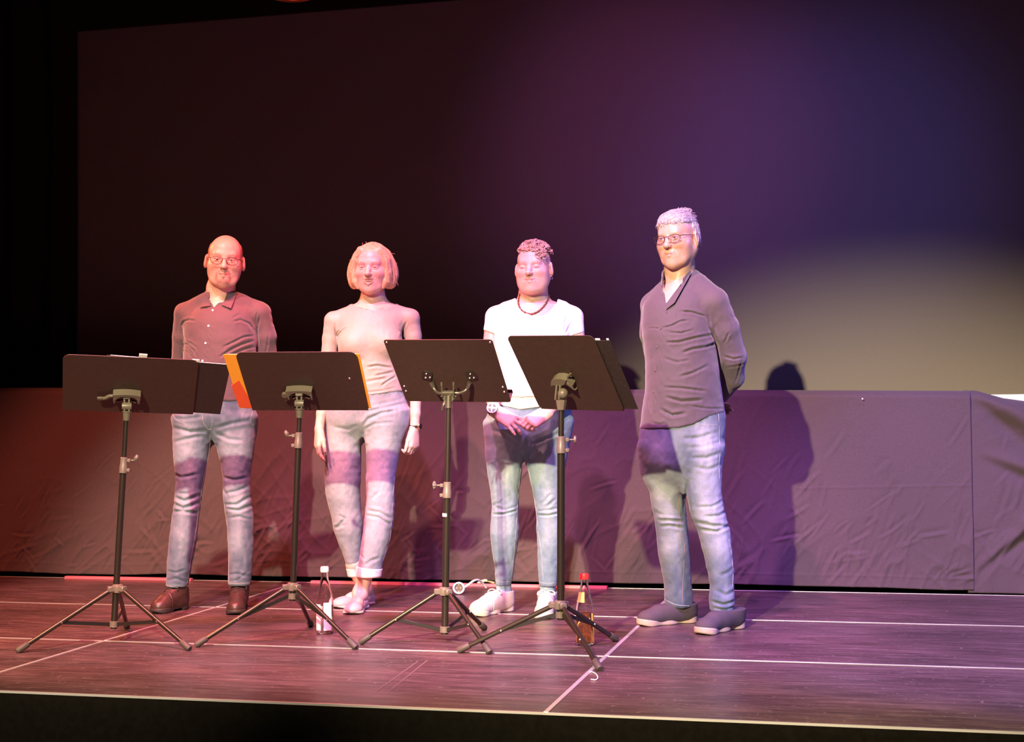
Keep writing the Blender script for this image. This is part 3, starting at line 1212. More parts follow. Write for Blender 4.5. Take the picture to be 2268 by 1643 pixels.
def folder(d, u0, u1, v0, v1, rot, label, matl, off=.006, thick=.008, extra=None, cat='folder'):
    """a folder lying on the performer side of a desk, extents in desk u/v metres from the desk centre"""
    c, u, v, n, w, h = d
    cr, sr = math.cos(rot), math.sin(rot)
    uu, vv = u * cr + v * sr, -u * sr + v * cr
    o = c - n * off + u * (u0 + u1) / 2 + v * (v0 + v1) / 2
    root = empty('folder', o)
    tag(root, label, cat, 'folders on the music stands')
    W_, H_ = u1 - u0, v1 - v0
    MB().box((0, 0, 0), (W_, H_, .0022), [uu, vv, n], .0008).build('cover', matl, root, False)
    MB().box(-n * (thick / 2 + .0012) - uu * W_ * .0, (W_ * .94, H_ * .95, thick), [uu, vv, n], .0006).build('pages', MT['paper'], root, False)
    return root, uu, vv, n


f1, fu, fv, fn_ = folder(d1, -.10, .366, -.154, .152, -.055, 'black folder with white pages on the leftmost music stand', MT['folder_black'])
MB().box(fu * .098 + fv * .158 - fn_ * .003, (.026, .012, .003), [fu, fv, fn_]).build('page_corner', MT['paper'], f1, False)
MB().box(-fu * .10 + fv * .160 - fn_ * .003, (.030, .022, .003), [fu, fv, fn_]).build('page_corner', MT['paper'], f1, False)
f2, fu, fv, fn_ = folder(d2, -.286, .246, -.165, .152, .0, 'orange plastic folder with a red sheet on the second music stand', MT['folder_orange'])
MB().prism([(-.268, -.150), (-.205, -.160), (-.235, .01), (-.272, -.02)], fn_ * .0016, [fu, fv, fn_], .0012).build('red_sheet', MT['folder_red'], f2, False)
f4, fu, fv, fn_ = folder(d4, -.10, .236, -.174, .152, .0, 'black folder sticking out to the right on the rightmost music stand', MT['folder_black'])
for a in (.118, .158):
    MB().box(fu * a + fv * .166 - fn_ * .003, (.018 if a < .15 else .008, .006, .003), [fu, fv, fn_]).build('page_corner', MT['paper'], f4, False)


# ================================================================== BOTTLES, SOCKET, STRING
def bottle(px, py, h, liquid, level, capm, label, lab_mat, mode):
    b = ground(px, py)
    root = empty('bottle', (b[0], b[1], .001))
    tag(root, label, 'bottle', 'glass bottles on the stage floor')
    s = h / .265
    prof = [(.0, .004), (.024, .0), (.031, .002), (.0335, .008), (.0335, .118), (.0325, .135), (.0285, .160), (.0215, .190), (.0155, .215), (.0135, .232), (.0135, .248)]
    inner = [(r - .0028, max(z, .008)) for r, z in prof[::-1] if r > .02 or z > .2]
    outer = [(r * s, z * s) for r, z in prof]
    inn = [(r * s, z * s) for r, z in inner] + [(.0, .008 * s)]
    MB().lathe(outer + inn, (0, 0, 0), n=36).build('glass', MT['glass'], root)
    lz = level * s
    liq = [(.0, .0078 * s)] + [(r * s * 1.012, z * s - .0003) for r, z in inner[::-1] if z * s < lz]
    rr = np.interp(level, [z for r, z in prof], [r for r, z in prof]) - .0028
    liq += [(rr * s * 1.012, lz), (.0, lz)]
    MB().lathe(liq, (0, 0, 0), n=36).build('liquid', liquid, root)
    cp = MB().lathe([(.0, .0), (.0155, .0), (.0160, .002), (.0160, .019), (.0145, .022), (.0, .0225)], (0, 0, .243 * s), n=24)
    for i in range(24):
        a = 2 * math.pi * i / 24
        cp.box((.0160 * math.cos(a), .0160 * math.sin(a), .243 * s + .010), (.001, .001, .016))
    cp.build('cap', capm, root)
    # paper label wrapped round the glass
    lb = MB()
    if mode == 'side':
        for a0, a1, z0, z1, rad in ((-2.9, -1.72, .016, .118, .0339), (-1.35, -.35, .016, .125, .0339)):
            n_ = 10
            vs, fs = [], []
            for i in range(n_ + 1):
                a = a0 + (a1 - a0) * i / n_
                for z in (z0, z1):
                    for q in (rad, rad + .0004):
                        vs.append((q * s * math.cos(a), q * s * math.sin(a), z * s))
            for i in range(n_):
                k = i * 4
                fs += [(k + 1, k + 5, k + 7, k + 3), (k, k + 2, k + 6, k + 4), (k + 2, k + 3, k + 7, k + 6), (k, k + 4, k + 5, k + 1)]
            lb.add(vs, fs)
    else:
        n_ = 10
        vs, fs = [], []
        for i in range(n_ + 1):
            a = -2.9 + 1.5 * i / n_
            for z in (.160, .172, .184, .197):
                rad = np.interp(z, [q[1] for q in prof], [q[0] for q in prof]) + .0006
                vs.append((rad * s * math.cos(a), rad * s * math.sin(a), z * s))
        for i in range(n_):
            for j in range(3):
                k = i * 4 + j
                fs.append((k, k + 4, k + 5, k + 1))
        lb.add(vs, fs)
    lb.build('paper_label', lab_mat, root)


bottle(720, 1403, .268, MT['water'], .112, MT['cap_white'], 'clear glass water bottle with cream cap on the floor behind the second stand', MT['label_white'], 'side')
bottle(1296, 1428, .268, MT['juice'], .118, MT['cap_red'], 'glass bottle of amber drink with red cap behind the rightmost stand', MT['label_yellow'], 'neck')

# white cable socket near the skirt
sb = ground(1016, 1316)
so = empty('power_socket', (sb[0], sb[1], 0.0))
tag(so, 'white round cable socket with brown face lying by the skirt', 'socket')
fdir = unit(-EY * .95 + np.array([0, 0, .18]) + EX * .05)
cen = np.array([0, 0, .030])
MB().lathe([(.0, -.022), (.017, -.022), (.026, -.010), (.029, .0), (.029, .016), (.025, .018), (.021, .016), (.021, .004), (.0, .004)], cen, fdir, 28).build('housing', MT['cable'], so)
MB().lathe([(.0, .0045), (.0205, .0045), (.0205, .007), (.0, .007)], cen, fdir, 24).build('face', MT['socket_dark'], so)
pn = MB()
e1 = unit(np.cross(fdir, [0, 0, 1.]))
e2 = np.cross(e1, fdir)
for s in (-1, 1):
    pn.lathe([(.0, .0), (.0030, .0), (.0030, .003), (.0, .003)], cen + fdir * .0065 + e1 * s * .009, fdir, 10)
    pn.box(cen + fdir * .008 + e2 * s * .016, (.006, .004, .003), [e1, e2, fdir])
pn.build('contact', MT['silver'], so)
pc = [cen + EX * .024 + EY * .010, cen + EX * .045 + EY * .02 + np.array([0, 0, .012]), cen + EX * .070 + EY * .04 + np.array([0, 0, .030]),
      cen + EX * .092 + EY * .08 + np.array([0, 0, .032]), cen + EX * .112 + EY * .13 + np.array([0, 0, .012]), cen + EX * .13 + EY * .16 + np.array([0, 0, -.018])]
tt = np.linspace(0, 1, 24)
P_ = np.array(pc)
pts = np.stack([np.interp(tt, np.linspace(0, 1, len(pc)), P_[:, i]) for i in range(3)], 1)
for _ in range(3):
    pts[1:-1] = (pts[:-2] + pts[1:-1] * 2 + pts[2:]) / 4
MB().tube(pts, .0055, 10).build('cable', MT['cable'], so)
q0, q1 = ground(1058, 1296), ground(1094, 1294)
cp = MB()
arc = [q0 + (q1 - q0) * t + np.array([0, 0, .008 + .014 * math.sin(math.pi * t)]) for t in np.linspace(0, 1, 12)]
cp.tube(arc, .008, 10)
o = cp.build('cable_clip', MT['cable_cream'])
tag(o, 'short cream plastic hoop on the floor beside the cable socket', 'cable clip')
sp = [ground(1306, 1489), ground(1314, 1490), ground(1322, 1496), ground(1325, 1503), ground(1320, 1508), ground(1309, 1506)]
P_ = np.array(sp) + np.array([0, 0, .003])
tt = np.linspace(0, 1, 20)
pts = np.stack([np.interp(tt, np.linspace(0, 1, len(sp)), P_[:, i]) for i in range(3)], 1)
for _ in range(2):
    pts[1:-1] = (pts[:-2] + pts[1:-1] * 2 + pts[2:]) / 4
o = MB().tube(pts, .0018, 6).build('string', MT['paper'])
tag(o, 'short curl of white string on the deck by the rightmost stand foot', 'string')


# ================================================================== PEOPLE
def rotm(yaw=0., roll=0., pitch=0.):
    a, b, c = math.radians(yaw), math.radians(roll), math.radians(pitch)
    Rz = np.array([[math.cos(a), -math.sin(a), 0], [math.sin(a), math.cos(a), 0], [0, 0, 1]])
    Ry = np.array([[math.cos(b), 0, math.sin(b)], [0, 1, 0], [-math.sin(b), 0, math.cos(b)]])
    Rx = np.array([[1, 0, 0], [0, math.cos(c), -math.sin(c)], [0, math.sin(c), math.cos(c)]])
    return Ry @ Rz @ Rx


class Person:
    def __init__(self, px, py, label, shift=0.0):
        b = ground(px, py)
        self.B = b + EY * shift
        self.root = empty('person', self.B, YAW)
        tag(self.root, label, 'person', 'four people standing in a row on the stage')

    def w(self, px, py, dy=0.0):
        d = ray(px, py)
        t = (dy - np.dot(EYE - self.B, EY)) / np.dot(d, EY)
        p = EYE + d * t - self.B
        return np.array([np.dot(p, EX), dy, p[2]])

    def xz(self, *pts):
        return [tuple(self.w(*p)[[0, 2]]) for p in pts]

    def rows(self, lst):
        out = []
        for r in lst:
            py, a, b = r[:3]
            cy = r[3] if len(r) > 3 else 0.0
            ry = r[4] if len(r) > 4 else None
            A, B_ = self.w(a, py, cy), self.w(b, py, cy)
            rx = (B_[0] - A[0]) / 2
            out.append(((A[2] + B_[2]) / 2, (A[0] + B_[0]) / 2, cy, rx, rx if ry is None else ry))
        return out

    def ground(self, px, py):
        p = ground(px, py) - self.B
        return np.array([np.dot(p, EX), np.dot(p, EY), 0.0])


def hand(F, wrist, fwd, palm, thumb_side, curls, s=1.0, k=.006, thumb=(.55, .75, .35), spread=.0):
    """fingers root inside the palm; palm = direction the fingers curl towards; returns nothing"""
    f = unit(fwd)
    n = unit(np.asarray(palm) - f * np.dot(palm, f))
    l = unit(thumb_side - f * np.dot(thumb_side, f) - n * np.dot(thumb_side, n))
    W = np.asarray(wrist, float)
    offs = (.026, .009, -.008, -.024)
    lens = (.070, .077, .071, .056)
    kd = (.084, .088, .084, .077)
    for o, kk in zip(offs, kd):
        F.cone(W + l * o * .55 * s, W + f * kk * s + l * o * s, .0145 * s, .0115 * s, .012)
    F.ell(W + f * .045 * s + n * .004 * s, np.array([.030, .046, .014]) * s, .012, R=np.stack([l, f, n], 1))
    for i, (o, L, kk) in enumerate(zip(offs, lens, kd)):
        p = W + f * kk * s + l * o * s
        d = unit(f + l * spread * o / .026)
        c = curls[i]
        r = (.0092, .0084, .0076, .0066) if i < 3 else (.0080, .0074, .0067, .0058)
        for j, part in enumerate((.44, .32, .24)):
            a = math.radians(c[j])
            d = unit(d * math.cos(a) + n * math.sin(a) - d * 0)
            q = p + d * L * part * s
            F.cone(p, q, r[j] * s, r[j + 1] * s, .003 if j else .005)
            # carry the curl frame along
            n = unit(n - d * np.dot(n, d))
            p = q
        n = unit(np.asarray(palm) - f * np.dot(palm, f))
    p = W + f * .022 * s + l * .020 * s + n * .006 * s
    td = unit(f * thumb[0] + l * thumb[1] + n * thumb[2])
    q = p + td * .040 * s
    F.cone(p, q, .0145 * s, .0110 * s, .012)
    td2 = unit(td * .75 + f * .6)
    q2 = q + td2 * .032 * s
    F.cone(q, q2, .0105 * s, .0090 * s, .003)
    q3 = q2 + unit(td2 + f * .3 + n * .15) * .024 * s
    F.cone(q2, q3, .0090 * s, .0070 * s, .003)


class Head:
    lash = .0042
    lip_h = .0062

    """places face primitives given in head coordinates (face towards -y) into a field"""

    def __init__(self, F, c, s, R, w=1.0):
        self.F, self.c, self.s, self.R, self.wd = F, np.asarray(c, float), s, R, w

    def P(self, p):
        p = np.asarray(p, float) * np.array([self.wd, 1, 1])
        return self.c + self.R @ (p * self.s)

    def inv(self, V):
        return ((V - self.c) @ self.R) / self.s / np.array([self.wd, 1, 1])

    def ell(self, p, r, k=0., mode='u', rot=None):
        R = self.R if rot is None else self.R @ rot
        self.F.ell(self.P(p), np.array(r) * self.s * np.array([self.wd, 1, 1]), k * self.s, mode, R)

    def cone(self, a, b, ra, rb, k=0., mode='u'):
        self.F.cone(self.P(a), self.P(b), ra * self.s, rb * self.s, k * self.s, mode)

    def line(self, pts, r, k=0., mode='u'):
        r = [r] * len(pts) if np.isscalar(r) else r
        for i in range(len(pts) - 1):
            self.cone(pts[i], pts[i + 1], r[i], r[i + 1], k, mode)


def build_face(H, jaw=1.0, chin=1.0, cheek=1.0, nose=1.0, eye_open=.0035, smile=.005, mouth='closed', brow=.5, fat=0.0, male=True, mw=1.0):
    H.ell((0, .020, .032), (.0755, .096, .086))
    H.ell((0, -.016, -.022), (.062, .073, .090), .035)
    H.ell((0, -.035, .045), (.058, .042, .045), .03)
    for s in (-1, 1):
        H.cone((s * .056 * jaw, .028, -.040), (s * .034 * jaw, -.040, -.090), .020, .019, .030)
        H.cone((s * .034 * jaw, -.040, -.090), (0, -.058 * chin, -.102), .019, .018, .025)
        H.ell((s * .041, -.048, -.026), (.026 * cheek, .027, .025), .028)
        H.ell((s * .040, -.020, -.046), (.027, .042, .042), .030)
        if smile > .003:
            H.ell((s * .036, -.066, -.026), (.017, .015, .014), .018)
    H.ell((0, -.060 * chin, -.099), (.024, .021, .017), .022)
    if fat:
        H.ell((0, -.022, -.098), (.044, .038, .018), .035)
        for s in (-1, 1):
            H.ell((s * .042, -.022, -.064), (.024, .034, .030), .03)
    H.cone((-.034, -.0725, .021), (.034, -.0725, .021), .0125, .0125, .02)
    for s in (-1, 1):
        H.ell((s * .032, -.099, .001), (.019, .0165, .0095), .012, 's')
    for s in (-1, 1):
        H.ell((s * .0315, -.0755, .0), (.0150, .0120, .0115), .005)
    # nose
    H.line([(0, -.080, .012), (0, -.090, -.008), (0, -.1045, -.028)], [.0075, .0085, .0112], .012)
    H.ell((0, -.1065, -.0315), (.0115 * nose, .0105, .0095), .008)
    for s in (-1, 1):
        H.ell((s * .0125 * nose, -.0945, -.0335), (.0080, .0110, .0078), .006)
        H.ell((s * .0062, -.1030, -.0415), (.0036, .0050, .0030), .002, 's')
    # muzzle and mouth
    H.ell((0, -.064, -.066), (.033, .028, .024), .022)
    y0 = -.0905
    cx, cz = .0265 * mw, -.0655 + smile
    if mouth == 'open':
        H.line([(-cx, -.080, cz), (-.012, y0 - .001, -.0560 + smile * .25), (0, y0 - .003, -.0565), (.012, y0 - .001, -.0560 + smile * .25), (cx, -.080, cz)], [.0022, .0040, .0040, .0040, .0022], .004)
        H.line([(-cx, -.080, cz), (-.013, y0 + .001, -.0755 + smile * .35), (0, y0 - .001, -.0790), (.013, y0 + .001, -.0755 + smile * .35), (cx, -.080, cz)], [.0022, .0044, .0050, .0044, .0022], .004)
        H.line([(-cx * .88, -.084, cz - .0008), (-.011, -.0915, -.0662 + smile * .3), (.011, -.0915, -.0662 + smile * .3), (cx * .88, -.084, cz - .0008)], [.0025, .0074, .0074, .0025], .001, 's')
    else:
        H.line([(-cx, -.0815, cz), (-.009, y0 - .001, -.0610), (0, y0 - .0015, -.0622), (.009, y0 - .001, -.0610), (cx, -.0815, cz)], [.0018, .0036, .0034, .0036, .0018], .005)
        H.line([(-cx * .9, -.083, cz - .003), (0, y0 + .0003, -.0712), (cx * .9, -.083, cz - .003)], [.0022, .0050, .0022], .006)
        H.line([(-cx * 1.06, -.0840, cz + .0006), (-.012, -.0958, -.0662 + smile * .25), (0, -.0978, -.0660), (.012, -.0958, -.0662 + smile * .25), (cx * 1.06, -.0840, cz + .0006)], [.0016, .0022, .0024, .0022, .0016], .0015, 's')
    # smile folds
    for s in (-1, 1):
        H.line([(s * .0185, -.0965, -.034), (s * .030, -.0885, -.050), (s * .0345, -.0830, -.066)], [.0030, .0034, .0026], .007, 's')
        # ear
        rz = rotm(yaw=s * 22, roll=s * -6)
        H.ell((s * .0830, .014, -.006), (.0090, .0190, .0330), .006, rot=rz)
        H.ell((s * .0925, .008, -.004), (.0060, .0085, .0180), .003, 's', rot=rz)
    # eye slits
    for s in (-1, 1):
        if eye_open > 0:
            H.line([(s * .0205, -.0835, -.0014), (s * .0315, -.0880, .0004), (s * .0425, -.0800, .0)], [eye_open * .6, eye_open, eye_open * .6], .001, 's')
        else:
            H.line([(s * .0200, -.0865, -.0020), (s * .0315, -.0893, -.0050), (s * .0430, -.0835, -.0022)], [.0010, .0016, .0010], .0012, 's')


def face_colors(H, V, base, lip, brow_col, brow=.6, beard=None, closed=False, hairline=None, blush=.12):
    q = H.inv(V)
    x, y, z = q[:, 0], q[:, 1], q[:, 2]
    C = np.tile(np.array(base, float), (len(V), 1))

    def blend(col, a):
        a = np.clip(a, 0, 1)[:, None]
        C[:] = C * (1 - a) + np.array(col) * a
    front = np.clip((-.055 - y) / .015, 0, 1)
    for s in (-1, 1):
        g = np.exp(-(((x - s * .042) / .022) ** 2 + ((z + .03) / .02) ** 2)) * front
        blend((base[0], base[1] * .72, base[2] * .68), g * blush * 3)
    zc = H.mouth_z + H.smile * np.clip(np.abs(x) / (.0245 * H.mw), 0, 1) ** 2
    g = np.exp(-((z - zc) / H.lip_h) ** 4) * np.exp(-(x / (.0245 * H.mw)) ** 6) * front
    blend(lip, g * .85)
    g = np.exp(-((z - zc + .0005) / .0014) ** 2) * np.exp(-(x / (.0265 * H.mw)) ** 6) * front
    blend((lip[0] * .35, lip[1] * .3, lip[2] * .3), g * .8)
    for s in (-1, 1):
        xx = x * s
        zb = .0185 + .006 * np.exp(-((xx - .036) / .014) ** 2) - .0
        g = np.exp(-((z - zb) / .0036) ** 2) * np.clip((xx - .011) / .006, 0, 1) * np.clip((.052 - xx) / .012, 0, 1) * front
        blend(brow_col, g * brow)
        zl = (H.lash if not closed else -.0048) - (.35 if not closed else -.1) * np.maximum(np.abs(xx - .0315) - .004, 0) ** 1.0 * (.22 if not closed else .2)
        g = np.exp(-((z - zl) / .0016) ** 2) * np.exp(-((xx - .0320) / .0135) ** 4) * front
        blend((.08, .04, .03), g * (.9 if not closed else .9))
        g = np.exp(-((z + .010) / .008) ** 2) * np.exp(-((xx - .031) / .016) ** 2) * front
        blend((base[0] * .86, base[1] * .72, base[2] * .70), g * .35)
    if beard is not None:
        col, m, gz = beard
        nz = n3(x * 900, z * 900) * .35 + .75
        g = np.exp(-((z + .0525) / .0052) ** 2) * np.clip((.030 - np.abs(x)) / .008, 0, 1) * np.clip((np.abs(x) - .001) / .004, .25, 1) * front
        g = np.maximum(g, np.exp(-((np.abs(x) - .0300) / .0055) ** 2) * np.clip((-.050 - z) / .006, 0, 1) * np.clip((z + .105) / .01, 0, 1) * front * .75)
        ch = np.exp(-((z + .101) / .013) ** 2) * np.clip((.034 - np.abs(x)) / .010, 0, 1) * np.clip((-.03 - y) / .02, 0, 1)
        ch = np.maximum(ch, np.exp(-((z + .086) / .005) ** 2) * np.clip((.008 - np.abs(x)) / .005, 0, 1) * front)
        blend(col, np.clip(np.maximum(g, ch) * nz, 0, 1) * m)
    return C


def eyes(P, H, o, iris=(.16, .12, .08)):
    for s in (-1, 1):
        c = H.P((s * .0315, -.0745, .0005))
        r = .0118 * H.s
        mb = MB().ball((0, 0, 0), r, 24)
        V = np.array(mb.v)
        me_o = mb.build('eye', MT['eye'], o)
        me = me_o.data
        V = np.zeros(len(me.vertices) * 3)
        me.vertices.foreach_get('co', V)
        V = V.reshape(-1, 3)
        look = unit(H.R @ np.array([0, -1, 0]))
        d = (V / r) @ look
        col = np.tile(np.array([.50, .44, .42]), (len(V), 1))
        col[d > .86] = iris
        col[d > .95] = (.01, .01, .01)
        a = me.color_attributes.new('col', 'FLOAT_COLOR', 'POINT')
        cc = np.ones((len(V), 4), np.float32)
        cc[:, :3] = col
        a.data.foreach_set('color', cc.ravel())
        me_o.location = c


def glasses(P, H, o, rx=.0215, rz=.0185, y=-.101, z=-.002, rim=.0014):
    g = MB()
    rims = []
    for s in (-1, 1):
        pts = []
        for i in range(36):
            a = 2 * math.pi * i / 36
            zz = math.sin(a)
            xx = math.cos(a)
            xx = abs(xx) ** .92 * (1 if xx > 0 else -1)
            zz = (abs(zz) ** (.60 if zz > 0 else .95) * (1 if zz > 0 else -1)) * rz * (.66 if zz > 0 else 1.12)
            pts.append(H.P((s * .0345 + xx * rx, y + abs(s * .0345 + xx * rx) * .16 - .002, z + zz + .003)))
        rims.append(pts)
        g.tube(pts, rim * H.s, 6, closed=True)
        # hinge block
        g.tube([H.P((s * (.0345 + rx * .98), y + .008, z + .009)), H.P((s * .067, y + .016, z + .0105))], .0018 * H.s, 6)
    br = [H.P((t * .0090, y + .0005 - .002 * (1 - t * t), z + .008 + .002 * (1 - t * t))) for t in np.linspace(-1, 1, 7)]
    g.tube(br, rim * H.s, 6)
    go = g.build('glasses', MT['specs'], o)
    for s, pts in zip((-1, 1), rims):
        lp = np.array(pts)
        n = unit(H.R @ np.array([0, -1, 0]))
        k = len(lp)
        l = MB()
        l.add(list(lp + n * .0003) + list(lp - n * .0005), [tuple(range(k)), tuple(range(k, 2 * k))[::-1]] + [(i, i + k, (i + 1) % k + k, (i + 1) % k) for i in range(k)])
        l.build('lens', MT['lens'], go, False)
        t = MB()
        t.tube([H.P((s * .067, y + .016, z + .0105)), H.P((s * .0755, -.040, z + .011)), H.P((s * .0795, -.002, z + .0115)), H.P((s * .081, .018, z + .004)), H.P((s * .079, .030, z - .016))],
               [.0019 * H.s, .0016 * H.s, .0016 * H.s, .0018 * H.s, .0016 * H.s], 6)
        t.build('temple', MT['specs'], go)


def lock_mesh(mb, pts, r0, n=5, flat=1.0):
    m = len(pts)
    t = np.linspace(0, 1, m)
    rad = r0 * np.sqrt(np.clip(np.minimum(t * 5 + .35, (1 - t) * 3.2 + .10), 0, 1))
    mb.tube(pts, rad, n, flat=flat)


def hair_object(P, pieces, mb, col, parent, col2=None, seed=3):
    """hair volume plus locks, with strand colour variation"""
    V, F = join_pieces(pieces) if pieces else (np.zeros((0, 3)), np.zeros((0, 4), int))
    q = [f for f in mb.f if len(f) == 4]
    tri = [f for f in mb.f if len(f) != 4]
    V2 = np.array(mb.v).reshape(-1, 3)
    F2 = np.array(q, int).reshape(-1, 4)
    Vall = np.concatenate([V, V2])
    Fall = np.concatenate([F, F2 + len(V)])
    r = np.random.default_rng(seed)
    C = np.tile(np.array(col, float), (len(Vall), 1))
    col2 = col if col2 is None else col2
    if len(mb_tag := getattr(mb, 'ids', [])):
        t = r.random(max(mb_tag) + 1)
        a = t[np.array(mb_tag)][:, None]
        C[len(V):] = np.array(col) * (1 - a) + np.array(col2) * a
    if len(V):
        a = (.35 + .25 * n1(V[:, 0] * 300, V[:, 2] * 20 + V[:, 1] * 300))[:, None]
        C[:len(V)] = np.array(col) * (1 - a) + np.array(col2) * a
    return np_mesh('hair', Vall, Fall, MT['hair_attr'], parent, C)


class LockSet(MB):
    def __init__(self):
        super().__init__()
        self.ids = []
        self.k = 0

    def cluster(self, pts, spread, count, r0, rg, n=4):
        """several thin strands that run together"""
        pts = np.asarray(pts, float)
        T = np.gradient(pts, axis=0)
        T /= np.linalg.norm(T, axis=1)[:, None] + 1e-9
        ref = unit(rg.normal(size=3))
        e1 = np.cross(T, ref)
        e1 /= np.linalg.norm(e1, axis=1)[:, None] + 1e-9
        e2 = np.cross(T, e1)
        for _ in range(count):
            a, d = rg.uniform(0, 6.28), spread * math.sqrt(rg.uniform(0, 1))
            tw = rg.uniform(-1, 1)
            t = np.linspace(0, 1, len(pts))[:, None]
            self.lock(pts + d * (np.cos(a + tw * t) * e1 + np.sin(a + tw * t) * e2) * (1 - .5 * t), r0 * rg.uniform(.7, 1.25), n)

    def lock(self, pts, r0, n=5, flat=1.0):
        a = len(self.v)
        lock_mesh(self, pts, r0, n, flat)
        self.ids += [self.k] * (len(self.v) - a)
        self.k += 1


def jeans(P, pelvis, legs, hems, folds, dark, light, fades, h=.0044, rot=0.0, hem_slope=(0, 0), butt=True, cuff=None, seed=5):
    """legs: list of row lists; hems: lowest z per leg"""
    pr = P.rows(pelvis)
    lr = [P.rows(l) for l in legs]
    allr = pr + lr[0] + lr[1]
    lo = [min(r[1] - r[3] for r in allr) - .03, min(r[2] - r[4] for r in allr) - .07, min(r[0] for r in allr) - .02]
    hi = [max(r[1] + r[3] for r in allr) + .03, max(r[2] + r[4] for r in allr) + .09, max(r[0] for r in allr) + .02]
    F = Field(lo, hi, h)
    F.col(lr[0], 0, .014)
    G = Field(lo, hi, h)
    G.col(lr[1], 0, .014)
    F.D = smin(F.D, G.D, .012)
    F.col(pr, .045, .014, rot=rot)
    if butt:
        zc = np.interp(.30, [0, 1], [min(r[0] for r in pr), max(r[0] for r in pr)])
        xc = np.mean([r[1] for r in pr])
        wr = max(r[3] for r in pr)
        for s in (-1, 1):
            F.ell((xc + s * wr * .45, pr[0][2] + .070, zc), (wr * .52, .075, .10), .04)
    F.strokes([(P.xz(*pts), w * 1.15, d * .8) for pts, w, d in folds], ysplit=.04)
    sd = Noise2(seed)
    F.relief(lambda X, Z: .0016 * sd(X * 38, Z * 24) + .0011 * sd(X * 90 + 7, Z * 60))
    V, Fc = F.mesh()
    N = normals(V, Fc)
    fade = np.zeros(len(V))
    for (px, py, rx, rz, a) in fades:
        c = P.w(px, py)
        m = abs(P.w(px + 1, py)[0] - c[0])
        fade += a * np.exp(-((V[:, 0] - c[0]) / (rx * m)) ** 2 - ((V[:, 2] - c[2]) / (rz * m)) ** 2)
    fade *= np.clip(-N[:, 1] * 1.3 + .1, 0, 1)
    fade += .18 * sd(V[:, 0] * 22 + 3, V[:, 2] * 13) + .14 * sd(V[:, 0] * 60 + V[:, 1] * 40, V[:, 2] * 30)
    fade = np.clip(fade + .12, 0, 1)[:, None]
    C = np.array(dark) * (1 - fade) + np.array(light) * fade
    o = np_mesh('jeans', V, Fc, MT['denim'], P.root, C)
    return o, F


def seam(P, F, o, pts, name='seam', r=.0013, m=None, off=.0002, dash=False):
    if m is None or m in (MT['stitch'], MT['stitch_orange']):
        r = r * .62
    xz = P.xz(*pts)
    L = np.array(xz)
    t = np.linspace(0, 1, max(8, len(pts) * 10))
    s = np.linspace(0, 1, len(pts))
    X = np.interp(t, s, L[:, 0])
    Z = np.interp(t, s, L[:, 1])
    line = []
    for x, z in zip(X, Z):
        y = F.front(x, z)
        if y is not None:
            line.append((x, y - off, z))
    if len(line) < 3:
        return
    a = np.array(line)
    for _ in range(2):
        a[1:-1] = (a[:-2] + 2 * a[1:-1] + a[2:]) / 4
    MB().tube(a, r, 5).build(name, m or MT['stitch'], o)


def patch(P, F, o, poly, name, m, thick=.003, off=.003, n=10, lift=None):
    """flap given by 4 pixel corners, draped on the front of a field; lift = extra distance per corner"""
    c = np.array(P.xz(*poly))
    lift = lift or (0, 0, 0, 0)
    vs = []
    last = None
    for i in range(n + 1):
        for j in range(n + 1):
            u, v = i / n, j / n
            w = np.array([(1 - u) * (1 - v), u * (1 - v), u * v, (1 - u) * v])
            x, z = w @ c
            y = F.front(x, z)
            if y is None:
                y = last if last is not None else 0
            last = y
            vs.append([x, y - off - float(w @ np.array(lift)), z])
    vs = np.array(vs)
    g = vs[:, 1].reshape(n + 1, n + 1)
    for _ in range(4):
        g[1:-1, 1:-1] = (g[:-2, 1:-1] + g[2:, 1:-1] + g[1:-1, :-2] + g[1:-1, 2:]) / 4
    vs[:, 1] = g.ravel()
    I = np.arange((n + 1) ** 2).reshape(n + 1, n + 1)
    k = len(vs)
    fs = [tuple(int(a) for a in f) for f in np.stack([I[:-1, :-1], I[1:, :-1], I[1:, 1:], I[:-1, 1:]], -1).reshape(-1, 4)]
    back = vs + np.array([0, thick, 0])
    loop = list(I[:, 0]) + list(I[-1, 1:]) + list(I[-2::-1, -1]) + list(I[0, -2:0:-1])
    m_ = MB()
    m_.add(list(vs) + list(back), fs + [tuple(a + k for a in f[::-1]) for f in fs] + [(int(a), int(b), int(b) + k, int(a) + k) for a, b in zip(loop, loop[1:] + loop[:1])])
    return m_.build(name, m, o)


